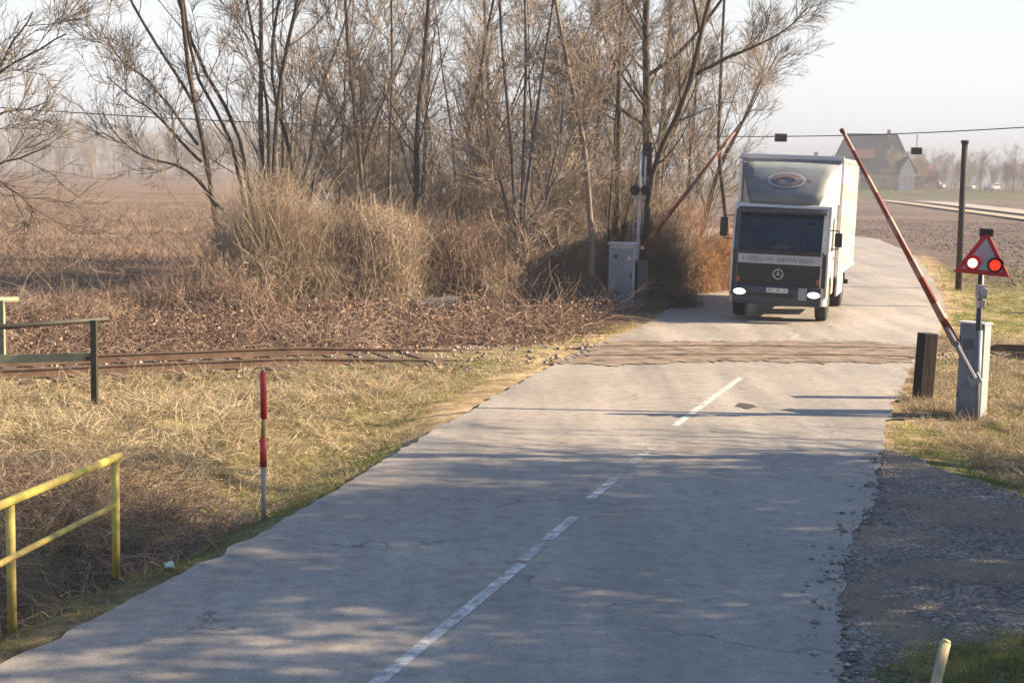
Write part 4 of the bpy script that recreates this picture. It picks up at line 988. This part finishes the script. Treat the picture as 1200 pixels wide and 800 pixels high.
# left barrier machine and cabinet
cb = G(729, 359); 
e = empty('signal_cabinet', (cb.x, cb.y, -.05), R(-14), 'tall light grey signal cabinet beside the far left edge of the road', 'cabinet')
MB().box(-.34, .34, -.25, .25, -.1, 1.68).build('body', M_cabl, e, .012)
MB().box(-.30, .30, -.268, -.252, .08, 1.60).build('door', M_cab, e, .005)
MB().box(-.38, .38, -.29, .29, 1.68, 1.74).build('roof', M_cabl, e, .01)
MB().lathe([(0,.05),(.006,.05)], (-.16,-.27,1.38), (0,-1,0), 18).build('round_badge', M_blk, e)
MB().box(.16, .24, -.276, -.269, 1.30, 1.38).build('nameplate', M_plw, e)
MB().box(.24, .27, -.30, -.27, .80, .95).build('handle', M_blk, e)
pv = W(754, 290, cb.y-.2); e = empty('barrier_machine', (pv.x, pv.y, -.05), 0, 'barrier beyond the crossing with its long arm half raised before the wood', 'level crossing barrier')
o0 = Vector(e.location)
tipv = on_plane(868, 145, pv, roadd)
d = arm(e, pv, tipv, .062, .030, .5, 7, o0, mat('weathered_barrier_red', (.26,.07,.04), .6, dirt=(.17,.07,.045), scale=3), mat('brown_faded_stripe', (.26,.14,.09), .6, dirt=(.20,.10,.07), scale=5))
MB().box(-.14, .14, -.04, .24, -.1, 1.30).build('cabinet', mat('dark_grey_housing', (.10,.10,.12), .6, var=.2, scale=4), e, .012)
MB().box(-.10, .10, -.15, .15, -.12, .12, Matrix.Translation(pv-o0-d*.5) @ d.to_track_quat('Z','Y').to_matrix().to_4x4()).build('counterweight', M_armr, e, .01)
MB().rod(pv-o0-roadd*.14, pv-o0+roadd*.2, .05, .05, 12).build('pivot', M_galv, e)
print('ARM L length', (tipv-pv).length)
sb = G(747, 356); e = empty('signal_mast', (sb.x, sb.y+.35, -.05), 0, 'white striped signal mast with black hooded lamps above the left cabinet', 'signal')
M_wp = mat('white_mast_paint', (.75,.75,.78), .5, dirt=(.5,.5,.52), scale=4)
MB().rod((0,0,-.2), (0,0,4.3), .05, .045, 14).build('mast', M_wp, e, smooth=True)
MB().box(.06, .30, -.02, .02, 3.45, 4.38).build('signal_board', M_blk, e, .01)
MB().box(.10, .16, -.026, -.021, 3.15, 4.0).build('white_strip', M_wp, e)
mb = MB()
for k in range(5):
    z_ = 1.7+k*.3; mb.rod((-.14,0,z_), (.12,.0,z_+.3), .012, .012, 6); mb.rod((.12,0,z_), (-.14,0,z_+.3), .012, .012, 6)
mb.rod((-.14,0,1.5), (-.14,0,3.0), .016, .016, 6); mb.rod((.12,0,1.5), (.12,0,3.0), .016, .016, 6); mb.build('lattice', M_galv, e)
for x_ in (-.14, .16):
    lo = MB().lathe([(-.12,.06),(-.11,.13),(.02,.14),(.03,.125)], (x_,-.10,3.10), (0,-1,0), 20).build('lamp_housing', M_blk, e)
    MB().lathe([(0,.09),(.10,.11),(.16,.12),(.165,.11),(.10,.10)], (x_,-.13,3.13), (0,-1,.0), 20).build('hood', M_blk, lo)
MB().box(-.22, .26, -.06, .06, 2.86, 2.95).build('crossbar', M_galv, e)

# overhead cable with hanging boxes
def cable(name, pts, r, label):
    P = np.array([tuple(p) for p in pts]); d = np.r_[0, np.cumsum(np.linalg.norm(np.diff(P, axis=0), axis=1))]; u = np.linspace(0, d[-1], 60)
    Q = np.stack([np.interp(u, d, P[:,i]) for i in range(3)], 1)
    for _ in range(30): Q[1:-1] = (Q[:-2]+2*Q[1:-1]+Q[2:])/4
    V_, F_, v_ = tubes(Q[None], np.full((1,60), r), 5); me_ = np_mesh(name, V_, F_, v_)
    return tag(link_mesh(name, me_, M_blk), label, 'cable')
cable('overhead_cable', [W(-400,96,46), W(-40,124,47.5), W(200,140,49), W(500,152,51), W(900,162.5,54), W(1060,158,52), W(1200,150,48), W(1400,136,42)], .018, 'thin black overhead cable sagging across the whole view')
for (px, py, Yd, s, lb) in ((915,161.5,53.6,.19,'small dark box on the cable above the truck roof'), (1074,177,52,.16,'small dark box hanging below the cable near the far houses')):
    p = W(px, py, Yd); e = empty('hanging_box', p, 0, lb, 'signal box')
    MB().box(-s*1.1, s*1.1, -.1, .1, -s*.75, s*.75).build('body', M_blk, e, .02)
    zt = W(px, 162 if px < 1000 else 157.2, Yd).z
    MB().rod((0,0,s*.7), (0,0,max(zt-p.z, s*.8)), .012, .012, 6).build('hanger', M_blk, e)
for i_, (px, Yd, hh) in enumerate(((-400, 46, 7.2), (1400, 42, 6.2))):
    p = W(px, 300, Yd); tz = W(px, 96 if px < 0 else 136, Yd).z
    e = empty('utility_pole', (p.x, p.y, 0), 0, ['wooden pole carrying the cable out past the left edge', 'wooden pole carrying the cable out past the right edge'][i_], 'pole')
    MB().rod((0,0,-.5), (0,0,tz+.3), .13, .10, 12).build('shaft', M_pole, e, smooth=True)

# ------------------------------------------------------------------ truck
M_tw = mat('truck_white_paint', (0.70,0.69,0.67), .38, dirt=(.50,.48,.45), scale=1.3, coat=.2)
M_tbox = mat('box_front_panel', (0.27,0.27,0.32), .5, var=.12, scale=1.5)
M_tdark = mat('dark_cab_paint', (0.017,0.013,0.020), .45, var=.3, scale=3, coat=.2)
M_tblk = mat('black_plastic', (0.018,0.018,0.02), .6)
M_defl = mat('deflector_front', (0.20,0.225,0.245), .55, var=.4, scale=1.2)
M_alu = mat('aluminium_trim', (0.6,0.6,0.61), .35, .7, var=.2, scale=6)
mgl, t, b = newmat('windscreen_glass'); b.inputs['Base Color'].default_value = (.010,.028,.055,1); b.inputs['Roughness'].default_value = .04
b.inputs['Alpha'].default_value = .80; b.inputs['Specular IOR Level'].default_value = .35
M_hl = mat('lit_headlight_glass', (1,1,1), .15, emit=(1,.97,.93), es=.8)
T = empty('box_truck', (6.36, 35.95, 0.02), R(-18), 'white box truck with dark grille and lit headlights driving towards the crossing', 'truck')
T.rotation_euler = (0, R(1.0), R(-16.5))
# cab shell: sides, roof, floor, back, with window openings cut as separate panes
sidep = [(0.0,.62),(0.0,1.64),(0.02,1.70),(0.24,2.66),(0.34,2.80),(1.72,2.86),(1.72,.62)]
cs = MB()
for s in (-1, 1):
    x_ = 1.17*s; xi = 1.11*s
    # lower door panel
    cs.prism([(0.0,.62),(0.0,1.64),(0.02,1.70),(1.72,1.70),(1.72,.62),(1.30,.62),(1.24,.95),(.98,1.12),(.62,1.12),(.38,.95),(.30,.62)], 0, min(x_,xi), max(x_,xi))
    cs.prism([(0.02,1.70),(0.24,2.66),(0.36,2.66),(0.20,1.70)], 0, min(x_,xi), max(x_,xi))           # A pillar
    cs.prism([(1.25,1.70),(1.25,2.50),(1.72,2.50),(1.72,1.70)], 0, min(x_,xi), max(x_,xi))           # rear quarter
    cs.prism([(0.20,2.50),(0.24,2.66),(0.34,2.80),(1.72,2.86),(1.72,2.50)], 0, min(x_,xi)+.0, max(x_,xi))
cs.prism([(0.24,2.66),(0.34,2.80),(1.72,2.86),(1.72,2.80),(0.38,2.72),(0.30,2.62)], 0, -1.108, 1.108)   # roof
cs.box(-1.108, 1.108, 1.66, 1.72, .62, 2.80)                                                        # back wall
cs.box(-1.108, 1.108, .06, 1.66, .95, 1.02)
cab = cs.build('cab', M_tw, T, .02)
fp = MB(); fp.box(-1.108, 1.108, -.01, .05, .85, 1.66); fp.build('front_panel', M_tdark, T, .01)
M_tshade = mat('shade_blue_grey_panel', (.07,.075,.095), .4, var=.3, scale=3)  # shade on the white cab's left front, put into the colour
arc = [(math.sin(a)*.20, .20-math.cos(a)*.20) for a in [R(90)*k/6 for k in range(7)]]
for s in (-1, 1):   # rounded white front corners and pillars, left ones coloured dark as if shaded
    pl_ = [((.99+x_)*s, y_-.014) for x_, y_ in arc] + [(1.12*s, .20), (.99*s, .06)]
    MB().prism(pl_, 2, .60, 1.70).build('corner_panel', M_tw if s > 0 else M_tshade, T, smooth=False)
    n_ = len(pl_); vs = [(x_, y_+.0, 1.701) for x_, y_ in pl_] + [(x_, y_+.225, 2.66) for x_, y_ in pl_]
    MB().add(vs, [tuple(range(n_))[::-1], tuple(range(n_, 2*n_))] + [(k, (k+1) % n_, n_+(k+1) % n_, n_+k) for k in range(n_)]).build('pillar_cover', M_tw if s > 0 else M_tshade, T)
    MB().prism([(x_*1.0+.0, y_-.03) for x_, y_ in [((1.0+.17*math.sin(a))*s, -.0+.17-.17*math.cos(a)) for a in [R(90)*k/5 for k in range(6)]]] + [(1.0*s, .17)], 2, .42, .598).build('bumper_corner', M_tw, T)
ws = MB(); ws.add([(-1.02,.02,1.68),(1.02,.02,1.68),(1.02,.235,2.64),(-1.02,.235,2.64)], [(0,1,2,3)])
wso = ws.build('windscreen', mgl, T)
MB().box(-1.05, 1.05, -.012, .03, 1.655, 1.70).build('windscreen_seal', M_tblk, T)
MB().prism([(.02,2.58),(.03,2.63),(.24,2.73),(.26,2.66)], 0, -1.06, 1.06).build('sun_visor', M_tdark, T, .008)
for s in (-1, 1):
    MB().box(min(1.15*s,1.158*s), max(1.15*s,1.158*s), .26, 1.25, 1.70, 2.50).build('side_window', mgl, T)
    MB().box(min(1.171*s,1.178*s), max(1.171*s,1.178*s), .18, 1.24, 1.12, 1.66).build('door_panel', M_tw, T, .004)
    MB().box(min(1.178*s,1.20*s), max(1.178*s,1.20*s), 1.04, 1.18, 1.50, 1.54).build('door_handle', M_tblk, T)
for x_ in (-.75, .0, .72):
    MB().rod((x_,.00,1.70), (x_+.34,.075,2.02), .012, .010, 6).build('wiper', M_tblk, T)
# light name board with small unreadable lettering, and grille
sg = MB().box(-.98, 1.0, -.045, -.012, 1.38, 1.60).build('name_board', mat('name_board_grey', (.42,.44,.48), .5, var=.1, scale=4), T, .006)
mb = MB(); rx = random.Random(5); x_ = -.86
while x_ < .86:
    w_ = rx.choice([.05,.065,.08]); hh = rx.choice([.10,.12,.12])
    mb.box(x_, x_+.014, -.052, -.046, 1.49-hh/2, 1.49+hh/2)
    if rx.random() < .7: mb.box(x_+w_-.014, x_+w_, -.052, -.046, 1.49-hh/2, 1.49+hh/2)
    for zz in rx.sample([-1, 0, 1], rx.choice([1, 2])): mb.box(x_+.0142, x_+w_-.0142, -.0515, -.046, 1.49+zz*(hh/2-.007)-.007, 1.49+zz*(hh/2-.007)+.007)
    x_ += w_+.03
    if rx.random() < .12: x_ += .06
mb.build('lettering', mat('name_board_letters', (.13,.14,.17), .5), sg)
gr = MB()
for k in range(6): gr.box(-.90, .90, -.035, -.012, .90+k*.072, .935+k*.072)
go = gr.build('grille', M_tblk, T, .004)
em = MB()
n = 28
ringo = [(math.cos(2*math.pi*k/n), math.sin(2*math.pi*k/n)) for k in range(n)]
vs = [(c*.125, -.060, 1.14+s*.125) for c, s in ringo] + [(c*.108, -.060, 1.14+s*.108) for c, s in ringo] + [(c*.125, -.045, 1.14+s*.125) for c, s in ringo] + [(c*.108, -.045, 1.14+s*.108) for c, s in ringo]
fs = []
for k in range(n):
    k2 = (k+1) % n; fs += [(k, k2, n+k2, n+k), (k, 2*n+k, 2*n+k2, k2), (n+k, n+k2, 3*n+k2, 3*n+k)]
em.add(vs, fs)
for k in range(3):
    a_ = R(90+120*k); dx, dz = math.cos(a_), math.sin(a_); nx_, nz_ = -dz, dx
    em.add([(nx_*.018, -.052, 1.14+nz_*.018), (-nx_*.018, -.052, 1.14-nz_*.018), (dx*.11, -.055, 1.14+dz*.11), (0, -.066, 1.14)], [(0,2,3),(1,3,2),(0,1,2)])
em.build('emblem', M_alu, go)
# bumper, lights, plate
bmp = MB(); bmp.prism([(-.14,.40),(-.17,.50),(-.17,.80),(-.12,.86),(.06,.86),(.06,.40)], 0, -1.06, 1.06)
bo = bmp.build('bumper', mat('bumper_paint', (.05,.052,.068), .5, var=.25, scale=4), T, .02)
MB().box(-.70, .42, -.178, -.171, .60, .69).build('air_slot', M_tblk, bo)
for s in (-1, 1):
    hb = MB().box(.70*s-.0 if s > 0 else -1.05, 1.05 if s > 0 else -.70, -.185, -.171, .58, .80).build('headlight', M_tblk, T, .01)
    L_ = MB().lathe([(0,.10),(.012,.095),(.02,.05),(.022,.01)], (0,0,0), (0,-1,0), 20); L_.v = [(x*1.5, y, z*.75) for x, y, z in L_.v]
    lo = L_.build('lens', M_hl, hb, smooth=True); lo.location = (.885*s, -.184, .69)
    MB().box(min(.92*s,.99*s), max(.92*s,.99*s), -.036, -.012, .93, 1.05).build('indicator', mat('orange_lens', (.35,.08,.03), .3), T, .005)
    MB().box(min(.80*s,.98*s), max(.80*s,.98*s), -.19, -.171, .42, .50).build('fog_lamp', M_glass_dk, T, .005)
pl = MB().box(-.27, .27, -.195, -.18, .70, .81).build('licence_plate', mat('plate_white', (.62,.62,.64), .5), T, .003)
MB().box(-.272, -.235, -.198, -.1955, .702, .808).build('plate_band', mat('plate_blue', (.03,.06,.30), .5), pl)
mb = MB()
for k in range(7):
    if k in (2, 5): continue
    x0 = -.20+k*.062; mb.box(x0, x0+.012, -.198, -.1955, .725, .79); mb.box(x0+.026, x0+.036, -.198, -.1955, .725, .79); mb.box(x0+.0122, x0+.0258, -.1978, -.1955, .752+.01*(k % 3), .764+.01*(k % 3))
mb.build('plate_lettering', M_blk, pl)
MB().box(.52, .72, -.20, -.172, .55, .84).build('grey_flap', mat('grey_flap_paint', (.28,.28,.30), .6), bo)
# mirrors
for s, zz, hh in ((-1, 2.22, .46), (1, 2.02, .34)):
    mo = MB().box(min(1.28*s,1.46*s), max(1.28*s,1.46*s), -.06, .06, zz-hh/2, zz+hh/2).build('mirror', M_tblk, T, .03)
    MB().box(min(1.30*s,1.44*s), max(1.30*s,1.44*s), .061, .066, zz-hh/2+.03, zz+hh/2-.03).build('mirror_glass', M_alu, mo)
    MB().path([(1.16*s,.16,zz+hh/2+.04),(1.37*s,0,zz+hh/2+.05),(1.37*s,0,zz-hh/2-.04),(1.16*s,.12,zz-hh/2-.06)], .014, 6).build('mirror_arm', M_tblk, mo)
# roof air deflector
df = MB(); n = 9
prf = [(.30,2.83),(.42,3.10),(.66,3.40),(1.00,3.66),(1.38,3.83)]
for x0, x1 in ((-1.0, 1.0),):
    vs, fs = [], []
    for (y_, z_) in prf:
        for k in range(n):
            u = -1+2*k/(n-1); hw_ = .84 + .34*(z_-2.83)/1.0; vs.append((u*hw_, y_+.10*u*u, z_-.03*u*u))
    for a_ in range(len(prf)-1):
        for k in range(n-1): fs.append((a_*n+k, a_*n+k+1, (a_+1)*n+k+1, (a_+1)*n+k))
    df.add(vs, fs)
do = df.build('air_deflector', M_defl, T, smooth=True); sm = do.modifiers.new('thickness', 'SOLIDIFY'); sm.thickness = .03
for s in (-1, 1):
    sf = MB(); vs = []
    for (y_, z_) in prf:
        hw_ = .84 + .34*(z_-2.83)/1.0; vs += [(s*hw_, y_+.105, z_-.03), (s*1.20, 1.88, z_-.01)]
    sf.add(vs, [(2*k, 2*k+1, 2*k+3, 2*k+2) for k in range(len(prf)-1)])
    so_ = sf.build('side_fairing', M_tw, T); sm = so_.modifiers.new('thickness', 'SOLIDIFY'); sm.thickness = .02
# oval red logo on the deflector, laid on its surface
def dsurf(u, z_, off_=.012):
    ys = np.interp(z_, [p[1] for p in prf], [p[0] for p in prf]); return (u*.95, ys+.10*u*u-off_, z_-.03*u*u+off_*.6)
def oval(rx_, rz_, z0, off_, n=40, r_in=0.0):
    vs = []; fs = []
    for k in range(n):
        c, s = math.cos(2*math.pi*k/n), math.sin(2*math.pi*k/n); vs.append(dsurf(c*rx_, z0+s*rz_, off_)); vs.append(dsurf(c*rx_*r_in, z0+s*rz_*r_in, off_))
    for k in range(n): k2 = (k+1) % n; fs.append((2*k, 2*k2, 2*k2+1, 2*k+1))
    return vs, fs
M_logor = mat('logo_red', (.165,.115,.12), .5, dirt=(.25,.21,.22), scale=6); M_logow = mat('logo_white', (.30,.31,.34), .5, dirt=(.28,.30,.32), scale=6)
mb = MB(); mb.add(*oval(.50, .19, 3.38, .022, r_in=.82)); mb.build('logo', M_logow, do)
mb = MB(); mb.add(*oval(.40, .14, 3.38, .026, r_in=.55)); 
mb.add([dsurf(-.62,3.345,.026), dsurf(.62,3.35,.026), dsurf(.62,3.41,.026), dsurf(-.62,3.405,.026)], [(0,1,2,3)]); mb.build('logo', M_logor, do)
# cargo box
cbx = MB().box(-1.27, 1.27, 1.95, 8.05, 1.02, 3.98).build('cargo_box', M_tw, T, .02)
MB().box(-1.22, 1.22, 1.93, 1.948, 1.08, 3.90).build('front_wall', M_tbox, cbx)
MB().box(-1.29, 1.29, 1.90, 1.99, 3.90, 4.02).build('front_rim', mat('lavender_trim', (.55,.55,.62), .4, .2), cbx, .02)
for s in (-1, 1):
    MB().box(min(1.21*s,1.30*s), max(1.21*s,1.30*s), 1.90, 2.0, 1.02, 3.898).build('corner_trim', M_alu, cbx, .015)
    mb = MB()
    for k in range(7): mb.box(min(1.27*s,1.285*s), max(1.27*s,1.285*s), 2.75+k*.80, 2.79+k*.80, 1.14, 3.86)
    mb.build('side_rib', M_alu, cbx)
    MB().box(min(1.27*s,1.292*s), max(1.27*s,1.292*s), 2.0, 8.0, 1.02, 1.13).build('side_rail', M_tw, cbx)
    MB().box(min(1.27*s,1.295*s), max(1.27*s,1.295*s), 2.0, 8.0, 3.87, 3.97).build('top_rail', M_alu, cbx)
    MB().box(min(1.16*s,1.22*s), max(1.16*s,1.22*s), 2.6, 4.35, .48, .96).build('side_guard', M_tw, T, .02)
for o_ in (cbx,): o_.location.x = -.04
MB().box(-.45, -.35, .5, 7.9, .70, .94).box(.35, .45, .5, 7.9, .70, .94).box(-1.2, 1.2, 1.96, 8.0, .95, 1.018).build('chassis', M_tblk, T)
MB().box(-.34, .34, .2, 1.6, .5, .94).build('engine_block', M_tblk, T)
MB().box(-1.12, 1.12, 7.85, 7.95, .45, .58).build('rear_bumper', M_tblk, T)
for (y_, wd) in ((.95, .28), (5.45, .52)):
    for s in (-1, 1):
        w_ = empty('wheel', (s*(1.14-wd/2), y_, .46)); w_.parent = T
        MB().lathe([(-wd/2,.29),(-wd/2,.42),(-wd/2+.03,.455),(wd/2-.03,.455),(wd/2,.42),(wd/2,.29)], (0,0,0), (1,0,0), 28).build('tyre', M_tyre, w_)
        MB().lathe([(-wd/2-.004,.08),(-wd/2+.03,.28),(wd/2-.03,.28),(wd/2+.004,.08)], (0,0,0), (1,0,0), 24).build('rim', M_rim, w_)
        MB().prism([(y_-.55,.62),(y_-.50,.80),(y_-.25,.97 if y_ < 2 else .93),(y_+.25,.97 if y_ < 2 else .93),(y_+.50,.80),(y_+.55,.62),(y_+.52,.62),(y_+.46,.78),(y_+.22,.91),(y_-.22,.91),(y_-.46,.78),(y_-.52,.62)], 0, min(.82*s,1.165*s), max(.82*s,1.165*s)).build('mudguard', M_tblk, T)
# interior
MB().prism([(.10,1.45),(.10,1.66),(.42,1.72),(.55,1.60),(.55,1.02),(.08,1.02)], 0, -1.09, 1.09).build('dashboard', M_tblk, T, .02)
for x_ in (-.60, .60):
    MB().box(x_-.26, x_+.26, .95, 1.42, 1.03, 1.42).box(x_-.25, x_+.25, 1.38, 1.52, 1.42, 2.15).build('seat', mat('seat_cloth', (.09,.10,.13), .9), T, .03)
sw = MB(); n = 20
for k in range(n):
    a0, a1 = 2*math.pi*k/n, 2*math.pi*(k+1)/n
    f_ = lambda a: Vector((.60+math.cos(a)*.21, .62+math.sin(a)*.12, 1.80+math.sin(a)*.17))
    sw.rod(f_(a0), f_(a1), .014, .014, 6)
sw.rod((.60,.62,1.80), (.60,.52,1.66), .03, .03, 8).rod((.40,.62,1.80), (.80,.62,1.80), .012, .012, 6)
sw.build('steering_wheel', M_tblk, T)
# papers on the dashboard
Mtr = Matrix.Translation((6.36,35.95,.02)) @ Matrix.Rotation(R(-16.5), 4, 'Z') @ Matrix.Rotation(R(1.0), 4, 'Y')
o = MB().add([(-.24,.12,1.755),(.16,.10,1.745),(.20,.34,1.83),(-.10,.36,1.86),(-.24,.12,1.749),(.16,.10,1.739),(.20,.34,1.824),(-.10,.36,1.854)], [(0,1,2,3),(7,6,5,4),(0,4,5,1),(1,5,6,2),(2,6,7,3),(3,7,4,0)]).build('paper_sheet', mat('white_paper', (.85,.85,.85), .7), None)
o.matrix_world = Mtr; tag(o, 'white sheet of paper lying on the truck dashboard', 'paper')
# driver: one skinned body
def person(jts, edges, rad, m, M4, label, name='person'):
    me_ = bpy.data.meshes.new(name); me_.from_pydata(jts, edges, []); ob = bpy.data.objects.new(name, me_); COL.objects.link(ob)
    md = ob.modifiers.new('skin', 'SKIN')
    sv = me_.skin_vertices[0].data if me_.skin_vertices else None
    if sv is None:
        bpy.context.view_layer.objects.active = ob
        bm = __import__('bmesh').new(); bm.from_mesh(me_); bm.verts.layers.skin.verify(); bm.to_mesh(me_); bm.free(); sv = me_.skin_vertices[0].data
    for i, r_ in enumerate(rad): sv[i].radius = (r_, r_) if isinstance(r_, float) else r_
    sv[0].use_root = True
    s2 = ob.modifiers.new('sub', 'SUBSURF'); s2.levels = 2; s2.render_levels = 2
    me_.materials.append(m); ob.matrix_world = M4; return tag(ob, label, 'person')
jt = [(.60,1.18,1.50),(.60,1.22,1.72),(.60,1.22,1.96),(.60,1.20,2.09),(.60,1.17,2.16),(.60,1.15,2.24),(.60,1.15,2.34),
      (.42,1.22,1.98),(.38,1.05,1.74),(.44,.74,1.84),(.45,.66,1.87),(.78,1.22,1.98),(.84,1.05,1.76),(.77,.74,1.84),(.76,.66,1.87),
      (.50,1.12,1.48),(.48,.72,1.50),(.48,.66,1.15),(.70,1.12,1.48),(.72,.72,1.50),(.72,.66,1.15)]
ed = [(0,1),(1,2),(2,3),(3,4),(4,5),(5,6),(2,7),(7,8),(8,9),(9,10),(2,11),(11,12),(12,13),(13,14),(0,15),(15,16),(16,17),(0,18),(18,19),(19,20)]
rd = [(.16,.12),(.15,.12),(.14,.10),.055,.065,(.085,.10),(.07,.085),.065,.05,.035,.04,.065,.05,.035,.04,.09,.07,.05,.09,.07,.05]
drv = person(jt, ed, rd, mat('driver_jacket_and_skin', (.30,.22,.20), .8), Mtr, 'driver seated behind the windscreen of the truck holding the wheel')
hr = MB().lathe([(0,.10),(.04,.098),(.08,.075),(.10,.02)], (.60,1.17,2.31), (0,0.1,1), 16).build('hair', mat('dark_hair', (.03,.02,.015), .8), None, smooth=True)
hr.parent = drv

# grey half buried concrete block in the brambles
b = W(512, 345, 34.4); o = MB().box(-.55,.55,-.3,.3,-.2,.62).build('concrete_block', mat('grey_concrete', (.10,.10,.115), .9, var=.35, scale=4, bump=.4), None, .08, seg=3)
o.location = (b.x, b.y+.3, -.12); o.rotation_euler = (R(4), R(-6), R(15)); tag(o, 'grey weathered concrete block half sunk in the brambles', 'block')

# ------------------------------------------------------------------ haze
mh = bpy.data.materials.new('haze_air'); mh.use_nodes = True; t = mh.node_tree
t.nodes.remove(t.nodes['Principled BSDF']); pv_ = t.nodes.new('ShaderNodeVolumePrincipled')
pv_.inputs['Color'].default_value = (.47,.52,.61,1); pv_.inputs['Density'].default_value = 0.0012; pv_.inputs['Anisotropy'].default_value = 0.0
t.links.new(pv_.outputs[0], t.nodes['Material Output'].inputs['Volume'])
o = MB().box(-4300, 4300, -4300, 4300, -4, 26).build('haze', mh); tag(o, 'thin pale winter haze over the fields', 'haze', kind='stuff')
